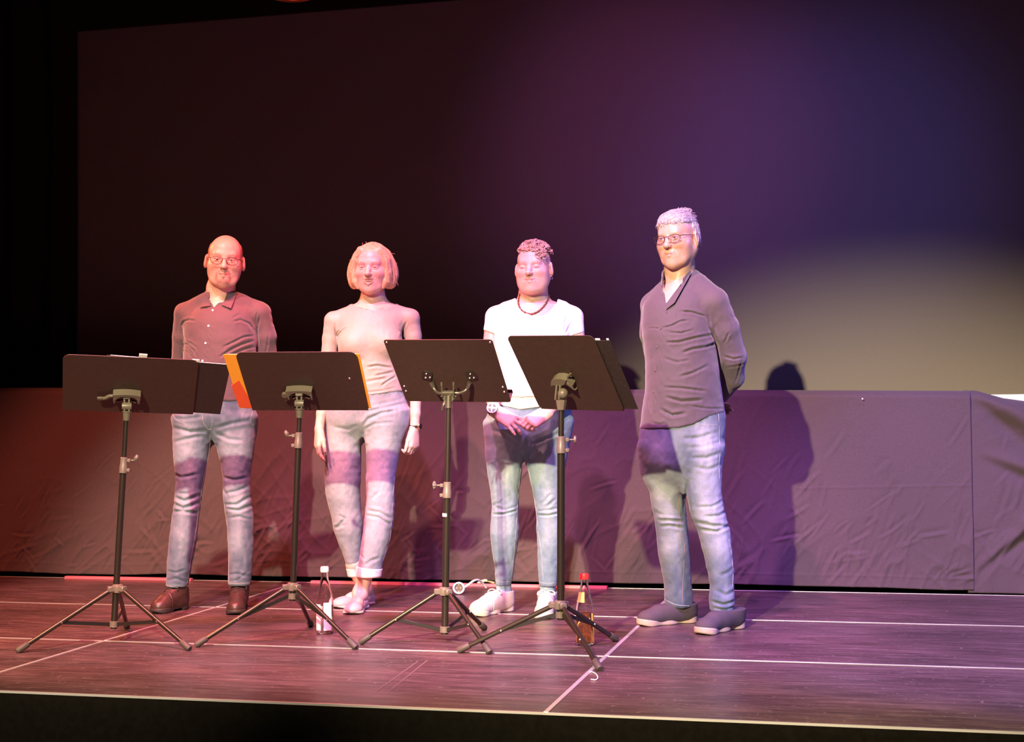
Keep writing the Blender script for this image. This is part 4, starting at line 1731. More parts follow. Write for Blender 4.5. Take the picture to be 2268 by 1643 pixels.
def shoe(P, heel, toe, style, upper, sole_m, width=.042, height=.095, ankle=None, parts=None, h=.0028, collar=.036, toe_w=.9, sole_t=.024):
    """heel and toe are floor pixels; the shoe is modelled along x then turned"""
    A, B = P.ground(*heel), P.ground(*toe)
    d = B - A
    L = np.linalg.norm(d)
    d = d / L
    ang = math.atan2(d[1], d[0])
    R = np.array([[math.cos(ang), -math.sin(ang), 0], [math.sin(ang), math.cos(ang), 0], [0, 0, 1]])
    w = width
    F = Field((-.03, -.085, -.01), (L + .03, .085, height + .06), h)
    st = sole_t
    if style == 'slip':           # low ballerina
        F.ell((w * .75, 0, .030), (w * .80, w * .72, .046))
        F.ell((L * .45, 0, .022), (L * .36, w * .80, .032), .03)
        F.ell((L - w * 1.0, 0, .020), (w * 1.05, w * .92, .027), .03)
        F.ell((L * .42, 0, .066), (L * .30, w * .60, .038), .008, 's')
    else:
        F.ell((w * .85, 0, .045), (w * .92, w * .76, .055))
        F.cone((w * .9, 0, .05), (w * 1.0, 0, height), w * .80, collar, .03)
        F.ell((L * .48, 0, .038), (L * .30, w * .84, .046), .04)
        F.ell((L - w * 1.15, 0, .028), (w * 1.2 * toe_w, w * .98, .036 if style != 'sneaker' else .040), .035)
        F.cone((w * 1.3, 0, height - .012), (L * .62, 0, .052), collar * .80, .026, .03)
    F.cut(lambda X, Y, Z: np.maximum(st * .55 - Z, Z - height) + 0 * X + 0 * Y)
    if style == 'laced' or style == 'sneaker':
        F.strokes([([(L * .62, .0), (L * .62, .09)], .0025, .0025)], ysplit=9)
    V, Fc = F.mesh()
    o = np_mesh('shoe', V @ R.T + A, Fc, upper, P.root)
    S = Field((-.03, -.085, -.02), (L + .03, .085, .07), h)

    def foot(X, Y, Z):
        e = 0
        dd = np.sqrt((X - w * .78) ** 2 + Y ** 2) - w * .84
        dd = smin(dd, np.sqrt(((X - L * .5) / 1.6) ** 2 + (Y * 1.0) ** 2) - w * .78, .04)
        dd = smin(dd, np.sqrt(((X - (L - w * 1.05)) / 1.0) ** 2 + Y ** 2) - w * 1.03, .04)
        up = st + (.010 * np.clip(1 - X / (L * .4), 0, 1) if style in ('knit', 'sneaker') else 0 * X) + .008 * np.clip((X - L * .8) / (L * .2), 0, 1) * (style in ('knit', 'sneaker'))
        low = .012 * np.clip((X - L * .80) / (L * .22), 0, 1) ** 2
        return -smin(-dd, -np.maximum(Z - up, low - Z), .006)
    S.op(foot, (-.03, -.085, 0), (L + .03, .085, .05), 0)
    if style == 'laced':
        S.op(lambda X, Y, Z: np.maximum(np.maximum(np.abs(X - L * .40) - .03, Z - .010), -Z - .02) + 0 * Y, (L * .36, -.09, 0), (L * .44, .09, .02), 0, 's')
    V, Fc = S.mesh()
    np_mesh('sole', V @ R.T + A, Fc, sole_m, o)
    if style in ('laced', 'sneaker'):
        lm = MB()

        def sf(x, y):
            k = int(round((y - F.lo[1]) / F.h))
            i = int(round((x - F.lo[0]) / F.h))
            c = F.D[min(max(i, 0), F.n[0] - 1), min(max(k, 0), F.n[1] - 1), :]
            wv = np.where(c < 0)[0]
            return float(F.ax[2][wv[-1]]) if len(wv) else .04
        for i in range(4):
            x = L * (.38 + .065 * i)
            pts = [(x + .004 * math.sin(j), y, sf(x, y) + .003) for j, y in enumerate(np.linspace(-.018, .018, 6))]
            lm.tube([R @ np.array(p) + A for p in pts], .0026 if style == 'sneaker' else .0018, 6)
        x = L * .36
        zt = sf(x, 0) + .004
        for s in (-1, 1):
            pts = [(x, 0, zt), (x + .004, s * .020, zt + .010), (x + .012, s * .036, zt + .004), (x + .016, s * .040, zt - .010), (x + .010, s * .026, zt - .008), (x, s * .004, zt)]
            a = np.array(pts)
            t = np.linspace(0, 1, 18)
            a = np.stack([np.interp(t, np.linspace(0, 1, len(pts)), a[:, i]) for i in range(3)], 1)
            for _ in range(2):
                a[1:-1] = (a[:-2] + 2 * a[1:-1] + a[2:]) / 4
            lm.tube(a @ R.T + A, .0026 if style == 'sneaker' else .0018, 6)
            lm.tube([R @ np.array(p) + A for p in ((x, s * .004, zt), (x + .02, s * .018, zt - .006), (x + .045, s * .030, zt - .024))], .0022 if style == 'sneaker' else .0016, 6)
        lm.build('laces', sole_m if style == 'sneaker' else MT['rubber_dark'], o)
    return o


def core_body(P, pelvis, legs, torso, arms, neck):
    """the hidden trunk, limbs and feet under the clothes, coarse"""
    pr, tr = P.rows(pelvis), P.rows(torso)
    lr = [P.rows(l) for l in legs]
    allr = pr + tr + lr[0] + lr[1]
    lo = [min(r[1] - r[3] for r in allr) - .15, -.26, 0.03]
    hi = [max(r[1] + r[3] for r in allr) + .15, .32, max(r[0] for r in tr) + .12]
    F = Field(lo, hi, .012)
    for l in lr:
        F.col(l, .02, .014, grow=-.016)
    F.col(pr, .03, .014, grow=-.018)
    F.col(tr, .03, .014, grow=-.018)
    for ch, rad in arms:
        F.chain(ch, [r - .014 for r in rad], .02)
    return F.mesh()


def disc(o, c, n, r, m, name, t=.002, k=14):
    return MB().lathe([(.0, t), (r * .8, t), (r, t * .4), (r, 0), (.0, 0)], c, n, k).build(name, m, o)


def leg_rows(lst, dy_top, dy_bot, flare=1.0):
    y0, y1 = lst[0][0], lst[-1][0]
    return [(r[0], r[1], r[2], dy_top + (dy_bot - dy_top) * (r[0] - y0) / (y1 - y0)) for r in lst]


def ankle_dy(P, heel, toe, f=.28):
    A, B = P.ground(*heel), P.ground(*toe)
    return float((A + (B - A) * f)[1])


def shirt_field(P, torso, shoulders, arms, h=.0042, bust=None, lo_z=None, noise=.0012, seed=9, rot=0.0, k=.035):
    tr = P.rows(torso)
    pts = [p for ch, _ in arms for p in ch] + [p for ch, _ in shoulders for p in ch]
    lo = [min([r[1] - r[3] for r in tr] + [p[0] - .07 for p in pts]) - .03, min([r[2] - r[4] for r in tr] + [p[1] - .08 for p in pts]) - .05, min([r[0] for r in tr] + [p[2] - .05 for p in pts]) - .02]
    hi = [max([r[1] + r[3] for r in tr] + [p[0] + .07 for p in pts]) + .03, max([r[2] + r[4] for r in tr] + [p[1] + .08 for p in pts]) + .04, max([r[0] for r in tr] + [p[2] + .08 for p in pts]) + .02]
    F = Field(lo, hi, h)
    F.col(tr, 0, .016, rot=rot)
    for ch, rad in shoulders:
        F.chain(ch, rad, k)
    for c, r, kk in bust or []:
        F.ell(c, r, kk)
    A = Field(lo, hi, h)
    for ch, rad in arms:
        A.chain(ch, rad, .01)
    F.D = smin(F.D, A.D, .014)
    sd = Noise2(seed)
    F.relief(lambda X, Z: noise * sd(X * 30, Z * 26) + noise * .6 * sd(X * 75 + 7, Z * 55))
    return F


def hem_cut(P, F, pts, below=True):
    L = np.array(P.xz(*pts))

    def fn(X, Y, Z):
        zz = np.interp(X.ravel(), L[:, 0], L[:, 1])[:, None, None]
        return (zz - Z if below else Z - zz) + 0 * Y
    return F.cut(fn)


def head_field(P, hc, hdy, s, R, w, chest_py, h=.0024, half=.20, top=.15):
    c = P.w(*hc, hdy)
    zb = P.w(hc[0], chest_py)[2]
    F = Field((c[0] - half, c[1] - .15, zb), (c[0] + half, c[1] + .20, c[2] + top), h)
    return F, Head(F, c, s, R, w)


# ------------------------------------------------------------------ man with the goatee, dark shirt
def man_goatee():
    P = Person(462, 1350, 'bald man with glasses and goatee in dark mauve shirt and blue jeans')
    S = P.root
    fl_, fr_ = ((411, 1347), (338, 1360)), ((532, 1343), (521, 1363))
    pelvis = [(876, 396, 562, .0, .118), (900, 388, 566, .0, .120), (925, 385, 566, .0, .120), (942, 392, 558, .005, .108), (958, 422, 530, .01, .085), (974, 457, 493, .012, .050)]
    la = leg_rows([(925, 384, 472), (950, 383, 473), (973, 383, 470), (1017, 384, 460), (1055, 390, 454), (1093, 388, 448), (1122, 384, 443), (1148, 380, 440), (1192, 375, 437), (1236, 371, 428), (1274, 370, 421), (1299, 367, 415)], 0, ankle_dy(P, *fl_))
    lb = leg_rows([(925, 480, 567), (950, 477, 566), (973, 476, 565), (1017, 488, 560), (1055, 495, 554), (1093, 494, 555), (1122, 497, 558), (1148, 503, 562), (1192, 504, 562), (1236, 507, 560), (1274, 505, 558), (1296, 506, 554)], 0, ankle_dy(P, *fr_))
    folds = [([(386, 925), (420, 928), (465, 922)], .006, .004), ([(384, 945), (430, 956), (470, 953)], .007, .006), ([(388, 980), (420, 972), (462, 962)], .007, .005),
             ([(562, 930), (520, 938), (484, 948)], .007, .005), ([(545, 975), (515, 972), (485, 958)], .007, .005), ([(473, 955), (474, 985)], .008, .008),
             ([(472, 912), (476, 950)], .004, .003), ([(479, 915), (484, 945), (476, 955)], .003, .002),
             ([(388, 1050), (410, 1056), (445, 1048)], .006, .005), ([(388, 1098), (415, 1108), (447, 1094)], .006, .007), ([(384, 1112), (412, 1124), (444, 1112)], .006, .008), ([(383, 1132), (410, 1130), (442, 1136)], .006, .006), ([(398, 1090), (425, 1092)], .005, .004),
             ([(497, 1056), (525, 1062), (552, 1056)], .006, .005), ([(552, 1076), (530, 1086), (500, 1092)], .006, .006), ([(556, 1098), (530, 1116), (498, 1116)], .006, .008), ([(560, 1118), (535, 1128), (500, 1124)], .006, .007), ([(508, 1146), (535, 1142), (560, 1150)], .005, .004), ([(495, 1080), (510, 1100)], .006, .005),
             ([(372, 1262), (395, 1266), (420, 1258)], .005, .004), ([(371, 1284), (395, 1278), (418, 1288)], .005, .004), ([(507, 1272), (530, 1268), (556, 1276)], .005, .004), ([(507, 1286), (530, 1282), (555, 1262)], .004, .003)]
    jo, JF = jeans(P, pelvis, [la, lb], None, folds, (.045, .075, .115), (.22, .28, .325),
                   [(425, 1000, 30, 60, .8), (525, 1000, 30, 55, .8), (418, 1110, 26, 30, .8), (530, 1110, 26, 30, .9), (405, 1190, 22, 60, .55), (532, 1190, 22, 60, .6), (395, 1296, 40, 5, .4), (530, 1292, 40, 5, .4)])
    seam(P, JF, jo, [(472, 960), (466, 1000), (452, 1060), (440, 1140), (434, 1190), (424, 1240), (416, 1290)], r=.0012)
    seam(P, JF, jo, [(477, 965), (487, 1010), (495, 1060), (497, 1120), (506, 1180), (508, 1290)], r=.0012)
    seam(P, JF, jo, [(460, 918), (461, 935), (470, 950), (478, 950), (481, 935), (480, 918)], r=.0012)
    seam(P, JF, jo, [(368, 1293), (390, 1298), (414, 1301)], 'hem_stitch', .0012)
    seam(P, JF, jo, [(507, 1292), (530, 1290), (553, 1290)], 'hem_stitch', .0012)
    seam(P, JF, jo, [(388, 918), (400, 930), (425, 940)], 'pocket_seam', .0011)
    seam(P, JF, jo, [(563, 912), (560, 935), (567, 948)], 'pocket_seam', .0011)
    shoe(P, *fl_, 'laced', MT['leather_brown'], MT['rubber_dark'], width=.043, height=.100, collar=.043)
    shoe(P, *fr_, 'laced', MT['leather_brown'], MT['rubber_dark'], width=.043, height=.100, collar=.043)
    # shirt
    torso = [(672, 452, 530, .015, .075), (690, 416, 566, .010, .100), (716, 405, 565, .0, .112), (753, 408, 567, -.005, .118), (790, 407, 566, -.005, .120), (825, 403, 565, -.005, .120), (860, 397, 565, 0, .122), (890, 389, 567, 0, .124)]
    w = P.w
    sh = [([w(478, 664, .025), w(412, 693, .02)], [.055, .046]), ([w(502, 664, .025), w(577, 692, .02)], [.055, .046])]
    arms = [([w(409, 694, .02), w(402, 745, .035), w(399, 800, .07), w(430, 860, .16), w(462, 890, .185)], [.048, .041, .039, .036, .032]),
            ([w(577, 694, .02), w(590, 745, .035), w(593, 800, .07), w(560, 860, .16), w(522, 890, .185)], [.048, .045, .043, .038, .032])]
    SF = shirt_field(P, torso, sh, arms)
    SF.strokes([(P.xz(*p), a, b) for p, a, b in (
        ([(403, 724), (410, 713), (424, 710), (444, 714)], .0045, .006), ([(408, 745), (416, 757), (432, 762), (446, 772)], .004, .005), ([(408, 762), (424, 764), (440, 778), (448, 792)], .004, .006), ([(408, 774), (422, 781), (436, 796)], .0045, .006),
        ([(565, 735), (556, 718), (540, 711), (525, 716)], .0045, .005), ([(566, 744), (548, 748), (528, 760), (505, 772)], .0045, .006), ([(566, 755), (545, 764), (520, 778), (498, 794)], .005, .0075), ([(566, 768), (545, 777), (522, 790)], .005, .006), ([(540, 697), (522, 708)], .004, .003),
        ([(396, 712), (392, 740), (398, 765), (404, 790)], .004, .005), ([(598, 690), (603, 705), (600, 725)], .004, .003), ([(578, 700), (570, 730), (572, 770)], .005, .005), ([(596, 740), (592, 765), (586, 785)], .004, .004), ([(573, 688), (570, 704), (568, 724)], .003, .004))], ysplit=.08)
    # open collar: notch between the flaps
    V0 = np.array(P.xz((456, 640), (481, 684), (517, 636)))

    def notch(X, Y, Z):
        a, b, c = V0
        zl = np.interp(X.ravel(), [a[0], b[0], c[0]], [a[1], b[1], c[1]])[:, None, None]
        inx = np.maximum(a[0] - X, X - c[0])
        return np.maximum(np.maximum(zl - Z, inx), Y - .02)
    SF.op(notch, (V0[0][0], -.2, V0[1][1]), (V0[2][0], .05, V0[0][1] + .05), .004, 's')
    seam_pts = [(480, 688), (473, 725), (467, 763), (461, 801), (456, 840), (454, 880)]
    pl = P.xz(*[(x + 7, y) for x, y in seam_pts])
    SF.strokes([(pl, .0016, .0022)], ysplit=.0)
    V, Fc = SF.mesh()
    so = np_mesh('shirt', V, Fc, MT['shirt_dark'], S)
    for x, y in ((479.7, 690), (473.4, 725), (467.6, 762.6), (461, 801), (457, 840)):
        q = P.xz((x, y))[0]
        fy = SF.front(*q)
        if fy is not None:
            disc(so, (q[0], fy - .0002, q[1]), (0, -1, .1), .0052, MT['button'], 'button', .0022)
    # collar
    patch(P, SF, so, [(450, 683), (474, 680), (469, 660), (460, 642)], 'collar_flap', MT['shirt_dark'], .003, .004, lift=(.012, .004, .006, .004))
    patch(P, SF, so, [(498, 678), (520, 686), (526, 648), (505, 655)], 'collar_flap', MT['shirt_dark'], .003, .004, lift=(.004, .012, .006, .006))
    nb = P.w(489, 655, .025)
    cs = MB()
    ring = []
    for i in range(25):
        a = math.radians(-58 + 296 * i / 24) + math.pi * 0
        ring.append(nb + np.array([.068 * math.cos(a), .066 * math.sin(a) + .0, .010 * math.sin(a)]))
    vs, fs = [], []
    for i, p in enumerate(ring):
        out = unit(np.array([p[0] - nb[0], p[1] - nb[1], 0]))
        vs += [p - np.array([0, 0, .030]), p + np.array([0, 0, .020]) - out * .004, p + np.array([0, 0, .022]) + out * .003, p - np.array([0, 0, .022]) + out * .016]
    for i in range(len(ring) - 1):
        for j in range(4):
            k = i * 4
            fs.append((k + j, k + (j + 1) % 4, k + 4 + (j + 1) % 4, k + 4 + j))
    cs.add(vs, fs + [(0, 1, 2, 3), tuple(len(vs) - 4 + i for i in range(4))[::-1]])
    cs.build('collar_band', MT['shirt_dark'], so)
    # head
    R = rotm(10, 4.5, 2)
    F, H = head_field(P, (498, 578), -.030, 1.0, R, 1.0, 694, half=.15)
    H.mouth_z, H.smile, H.mw = -.0655, .004, 1.0
    build_face(H, jaw=.96, eye_open=.0048, smile=.004, cheek=.95)
    F.chain([H.P((0, .022, -.050)), P.w(489, 640, .02), P.w(487, 690, .015)], [.056, .060, .066], .025)
    F.col([(r[0], r[1], r[2], r[3] - .012, r[4] - .012) for r in P.rows(torso)], .03, .016)
    ps = [F.mesh()]
    ps.append(core_body(P, pelvis, [la, lb], torso, sh + arms, None))
    A = Field(P.w(420, 935, 0) + np.array([0, .05, 0]), P.w(570, 850, 0) + np.array([0, .36, 0]), .003)
    hand(A, P.w(470, 893, .19), (1, .25, -.25), (0, -1, 0), np.array([0, .2, 1.]), [(12, 25, 20)] * 4)
    hand(A, P.w(515, 893, .205), (-1, .2, -.35), (0, -1, 0), np.array([0, .2, 1.]), [(15, 40, 30)] * 4)
    A.chain([P.w(440, 870, .165), P.w(470, 893, .19)], [.03, .026], .01)
    A.chain([P.w(548, 870, .165), P.w(515, 893, .205)], [.03, .026], .01)
    ps.append(A.mesh())
    V, Fc = join_pieces(ps)
    base = (.54, .33, .25)
    C = face_colors(H, V, base, (.40, .15, .12), (.12, .075, .05), .7, ((.10, .062, .042), 1.0, 0))
    q = H.inv(V)
    tm_ = np.clip((np.abs(q[:, 0]) - .050) / .012, 0, 1) * np.clip((q[:, 1] + .050) / .02, 0, 1) * np.clip((q[:, 2] + .01) / .02, 0, 1) * np.clip((.085 - q[:, 2]) / .03, 0, 1)
    C = C * (1 - .55 * tm_[:, None]) + np.array((.20, .13, .09)) * .55 * tm_[:, None]
    bo = np_mesh('body', V, Fc, MT['skin'], S, C)
    eyes(P, H, bo, (.14, .14, .12))
    glasses(P, H, S, .0258, .0182, z=-.004)
    # cropped hair round the sides and back
    G = Field(H.c - .13, H.c + .14, .0032)
    HH = Head(G, H.c, H.s, H.R, H.wd)
    HH.ell((0, .020, .032), (.0785, .100, .0870))
    HH.ell((0, .02, -.03), (.070, .075, .05), .03)
    Xg, Yg, Zg = G.ax[0][:, None, None], G.ax[1][None, :, None], G.ax[2][None, None, :]
    q = [(Xg - H.c[0]), (Yg - H.c[1]), (Zg - H.c[2])]
    loc = [sum(q[j] * H.R[j, i] for j in range(3)) / H.s for i in range(3)]
    top = loc[2] - (.074 + .25 * loc[1])
    frn = -(loc[1] - (-.022 + .30 * (loc[2] - .01)))
    G.D = np.maximum(G.D, np.maximum(np.maximum(top, frn), -.070 - loc[2]))
    hv = G.mesh()
    nz = n2(hv[0][:, 0] * 300, hv[0][:, 2] * 300 + hv[0][:, 1] * 200)
    hv = (hv[0] + normals(*hv) * (.0012 * nz)[:, None], hv[1])
    hair_object(P, [hv], LockSet(), (.11, .07, .05), S, (.22, .15, .11))
    return P


# ------------------------------------------------------------------ blonde woman
def woman_blonde():
    P = Person(792, 1346, 'smiling woman with blonde bob, glittery beige top and pale cropped jeans')
    S = P.root
    w = P.w
    f_front, f_back = ((803, 1344), (778, 1362)), ((826, 1336), (740, 1348))
    pelvis = [(862, 742, 893, .0, .105), (885, 734, 900, .0, .110), (910, 727, 905, .0, .114), (934, 730, 900, .005, .108), (952, 762, 866, .010, .085), (968, 792, 822, .012, .050)]
    dyb = ankle_dy(P, *f_back)
    dyf = ankle_dy(P, *f_front)
    la = leg_rows([(910, 725, 810), (936, 723, 808), (958, 723, 804), (975, 722.6, 799), (1023, 720, 800), (1062, 718.7, 799), (1099, 721.6, 798), (1128, 730, 799.5), (1151, 735.8, 803), (1171, 738, 803), (1196, 747, 801), (1225, 758.6, 799), (1247, 766, 797), (1262, 770, 796), (1275, 773, 796)], .01, dyb - .015)
    lb = leg_rows([(910, 812, 905), (936, 808, 907), (958, 807, 900), (975, 809, 893), (1023, 812, 881), (1062, 810, 874), (1099, 812, 873.5), (1128, 809, 872.6), (1151, 807, 872.6), (1171, 805, 869.6), (1196, 800.5, 864.8), (1225, 797.6, 855), (1247, 794, 848), (1262, 790, 844), (1275, 791, 842)], -.01, dyf + .01)
    folds = [([(812, 902), (845, 896), (890, 885)], .005, .003), ([(815, 912), (850, 905), (900, 893)], .006, .0045), ([(808, 945), (820, 928), (850, 914), (890, 908)], .006, .006), ([(810, 950), (835, 938), (880, 934)], .005, .003),
             ([(806, 955), (806, 985)], .008, .009), ([(800, 940), (775, 950), (740, 945)], .006, .003), ([(800, 912), (802, 950)], .0035, .003),
             ([(738, 1170), (752, 1162), (764, 1150)], .005, .006), ([(742, 1172), (765, 1160)], .005, .005), ([(750, 1140), (768, 1150)], .005, .003),
             ([(815, 1128), (845, 1132), (870, 1148)], .006, .006), ([(812, 1138), (842, 1142), (868, 1160)], .006, .006), ([(825, 1105), (845, 1085)], .006, .004),
             ([(812, 1248), (825, 1238), (845, 1230)], .006, .005), ([(812, 1235), (800, 1225)], .005, .003)]
    jo, JF = jeans(P, pelvis, [la, lb], None, folds, (.165, .21, .245), (.33, .385, .40),
                   [(760, 990, 40, 70, .8), (850, 980, 40, 70, .8), (765, 1090, 35, 60, .6), (842, 1090, 32, 60, .6), (770, 1180, 30, 60, .4), (830, 1190, 30, 60, .5)], seed=15)
    seam(P, JF, jo, [(793, 912), (797, 935), (803, 950)], 'fly_seam', .0013)
    seam(P, JF, jo, [(818, 892), (850, 887), (895, 876)], 'waist_seam', .0013)
    seam(P, JF, jo, [(884, 885), (898, 902), (906, 915)], 'pocket_seam', .0012)
    seam(P, JF, jo, [(876, 1050), (872, 1100), (870, 1150), (866, 1190), (850, 1240)], 'side_seam', .0014)
    # turn-ups
    for rows_, t in ((la, 'l'), (lb, 'r')):
        r = P.rows(rows_)
        zb = r[-1][0]
        top = .034 if t == 'l' else .038
        G = Field((r[-1][1] - .09, r[-1][2] - .1, zb - .03), (r[-1][1] + .09, r[-1][2] + .1, zb + .08), .003)
        sel = [q for q in r if q[0] < zb + .12]
        G.col(sel, 0, .01, grow=.006)
        sl = .12 if t == 'r' else .0
        G.cut(lambda X, Y, Z: np.maximum(Z - (zb + top - sl * (X - r[-1][1])), (zb - .006 - sl * .3 * (X - r[-1][1])) - Z) + 0 * Y)
        I = Field((r[-1][1] - .09, r[-1][2] - .1, zb - .03), (r[-1][1] + .09, r[-1][2] + .1, zb + .08), .003)
        I.col(sel, 0, .01, grow=-.004)
        I.D = np.where(I.ax[2][None, None, :] < zb + .012, I.D, 1).astype(np.float32)
        G.D = np.maximum(G.D, -I.D)
        V, Fc = G.mesh()
        Cc = np.tile(np.array((.66, .60, .56)), (len(V), 1))
        np_mesh('turn_up', V, Fc, MT['denim'], jo, Cc)
    shoe(P, *f_front, 'slip', MT['slipper'], MT['sole_white'], width=.045, height=.062, h=.0026, sole_t=.014)
    shoe(P, *f_back, 'slip', MT['slipper'], MT['sole_white'], width=.045, height=.062, h=.0026, sole_t=.014)
    # top
    torso = [(680, 782, 872, .015, .065), (700, 752, 896, .010, .085), (722, 748, 893, .0, .098), (750, 748, 891, -.004, .108), (790, 750, 889, .0, .104), (825, 746, 891, .0, .102), (855, 741, 896, .0, .106), (885, 734, 902, .0, .112)]
    sh = [([w(806, 686, .02), w(741, 711, .015)], [.040, .043]), ([w(846, 684, .02), w(908, 705, .015)], [.040, .043])]
    arms = [([w(739, 711, .015), w(732, 750, .02), w(726, 805, .025), w(720, 850, .01)], [.043, .037, .034, .031]),
            ([w(909, 706, .015), w(915, 745, .02), w(921, 800, .025), w(921, 845, .01)], [.043, .038, .034, .031])]
    bust = [(w(782, 762, -.070), (.052, .048, .050), .05), (w(858, 760, -.070), (.052, .048, .050), .05)]
    SF = shirt_field(P, torso, sh, arms, bust=bust, seed=21)
    SF.strokes([(P.xz(*p), a, b) for p, a, b in (
        ([(742, 728), (747, 745), (760, 735), (776, 725)], .004, .005), ([(746, 740), (756, 730)], .003, .004), ([(743, 712), (744, 735), (746, 752)], .003, .004), ([(902, 712), (893, 730), (890, 750)], .004, .005), ([(892, 742), (882, 728), (876, 715)], .003, .003),
        ([(817, 815), (840, 811), (872, 816)], .005, .006), ([(834, 834), (852, 830), (876, 824)], .005, .005), ([(812, 848), (840, 842), (862, 838)], .006, .004), ([(848, 856), (862, 845), (880, 834)], .004, .006), ([(815, 870), (850, 866), (880, 858)], .004, .003))], ysplit=.06)
    hem_cut(P, SF, [(700, 892), (760, 884), (812, 877), (850, 872), (887, 866), (930, 862)])
    # give the arms back their sleeves below the hem line: cut only hits the trunk
    nk = P.xz((829, 664))[0]
    a_, b_ = abs(P.w(880, 664)[0] - nk[0]), abs(P.w(829, 687)[2] - nk[1])
    SF.op(lambda X, Y, Z: (np.sqrt(((X - nk[0]) / a_) ** 2 + (np.minimum(Z - nk[1], 0) / b_) ** 2) - 1) * b_ + 0 * Y, (nk[0] - a_, -.3, nk[1] - b_), (nk[0] + a_, .3, nk[1] + .2), .003, 's')
    V, Fc = SF.mesh()
    gm = mat('glitter_knit', (.42, .37, .32), .55, bump=(900, .3, .001), sheen=.2)
    nt = gm.node_tree
    vor = nt.nodes.new('ShaderNodeTexVoronoi')
    vor.inputs['Scale'].default_value = 160
    tcn = nt.nodes.new('ShaderNodeTexCoord')
    nt.links.new(tcn.outputs['Object'], vor.inputs['Vector'])
    rp_ = nt.nodes.new('ShaderNodeValToRGB')
    rp_.color_ramp.elements[0].position, rp_.color_ramp.elements[0].color = .06, (.66, .60, .54, 1)
    rp_.color_ramp.elements[1].position, rp_.color_ramp.elements[1].color = .15, (.33, .285, .245, 1)
    nt.links.new(vor.outputs['Distance'], rp_.inputs['Fac'])
    nt.links.new(rp_.outputs['Color'], nt.nodes['Principled BSDF'].inputs['Base Color'])
    so = np_mesh('top', V, Fc, gm, S)
    for name, pts in (('neck_rib', [(783, 672), (795, 682), (812, 687), (830, 688), (850, 685), (866, 678), (878, 668)]),):
        seam(P, SF, so, pts, name, .0030, gm, off=-.001)
    # head and neck
    R = rotm(-7, 1.0, 2)
    F, H = head_field(P, (824.5, 595), -.028, .945, R, .98, 703, half=.16)
    H.mouth_z, H.smile, H.mw, H.lash, H.lip_h = -.0665, .0095, 1.22, .0034, .0105
    build_face(H, jaw=.90, eye_open=.0023, smile=.0095, mouth='open', nose=.95, cheek=1.05, male=False, mw=1.22)
    F.chain([H.P((0, .022, -.050)), w(826, 655, .015), w(827, 690, .010)], [.048, .0505, .058], .022)
    F.chain([w(827, 682, .018), w(741, 711, .015)], [.046, .036], .04)
    F.chain([w(827, 682, .018), w(908, 705, .015)], [.046, .036], .04)
    F.col([(r[0], r[1], r[2], r[3] - .006, r[4] - .005) for r in P.rows(torso)], .03, .016)
    ps = [F.mesh()]
    # forearms and hands
    A = Field((w(690, 1035, 0)[0] - .02, -.12, w(700, 1040)[2]), (w(735, 840)[0] + .02, .12, w(720, 835)[2]), .0024)
    A.chain([w(722, 840, .012), w(718, 880, .0), w(712, 915, -.020), w(707, 950, -.035)], [.030, .027, .0225, .0205], .01)
    hand(A, w(707, 950, -.035), (-.08, -.16, -1), (.8, .35, -.1), np.array([.25, -1, 0.]), [(10, 18, 16), (14, 22, 18), (18, 26, 20), (22, 30, 22)], .93, thumb=(.95, .35, .30))
    ps.append(A.mesh())
    A = Field((w(885, 1020)[0] - .02, -.12, w(900, 1025)[2]), (w(940, 840)[0] + .02, .12, w(920, 835)[2]), .0024)
    A.chain([w(921, 838, .012), w(921, 880, .0), w(920, 915, -.012), w(918, 948, -.02)], [.030, .027, .0235, .0210], .01)
    hand(A, w(918, 950, -.02), (-.02, -.10, -1), (-.75, .45, -.1), np.array([-.65, -1, 0.]), [(30, 55, 40), (30, 58, 42), (30, 58, 42), (30, 55, 40)], .93, thumb=(.95, .45, .15))
    ps.append(A.mesh())
    # ankles and feet
    for (he, to), rows_ in ((f_front, lb), (f_back, la)):
        a0, b0 = P.ground(*he), P.ground(*to)
        d = unit(b0 - a0)
        L = np.linalg.norm(b0 - a0)
        r = P.rows(rows_)[-1]
        an = a0 + d * .050 + np.array([0, 0, .075])
        A = Field(np.minimum(np.minimum(a0, b0), [r[1], r[2], 0]) - .07 + [0, 0, .07], np.maximum(np.maximum(a0, b0), [r[1], r[2], r[0]]) + .07, .003)
        A.chain([(r[1], r[2], r[0] + .05), an], [.040, .030], .01)
        A.chain([an, a0 + d * .035 + np.array([0, 0, .035])], [.030, .028], .02)
        A.chain([an - np.array([0, 0, .016]), a0 + d * L * .55 + np.array([0, 0, .032]), a0 + d * L * .80 + np.array([0, 0, .022])], [.028, .025, .019], .03)
        A.cut(lambda X, Y, Z: .016 - Z + 0 * X + 0 * Y)
        ps.append(A.mesh())
    ps.append(core_body(P, pelvis, [la, lb], torso, sh + arms, None))
    V, Fc = join_pieces(ps)
    C = face_colors(H, V, (.60, .39, .31), (.46, .15, .13), (.26, .16, .10), .75, blush=.16)
    bo = np_mesh('body', V, Fc, MT['skin'], S, C)
    eyes(P, H, bo, (.10, .12, .14))
    tm = MB()
    for i in range(-5, 6):
        x = i * .0044
        tm.box(H.P((x, -.0862 + abs(x) * .18, -.0625 + .0085 * (abs(x) / .0265) ** 2)), (.0043 * H.s, .004, .0085 * H.s), [H.R[:, 0], H.R[:, 1], H.R[:, 2]], .0008)
    tm.build('teeth', MT['teeth'], bo)
    # wrist watch
    wc = w(919, 944, -.019)
    wo = MB().lathe([(.0235, -.007), (.0252, -.006), (.0252, .006), (.0235, .007)], wc, (.0, -.1, 1), 28).build('wrist_watch', MT['gold'], S)
    cdir = unit((.88, -.45, 0))
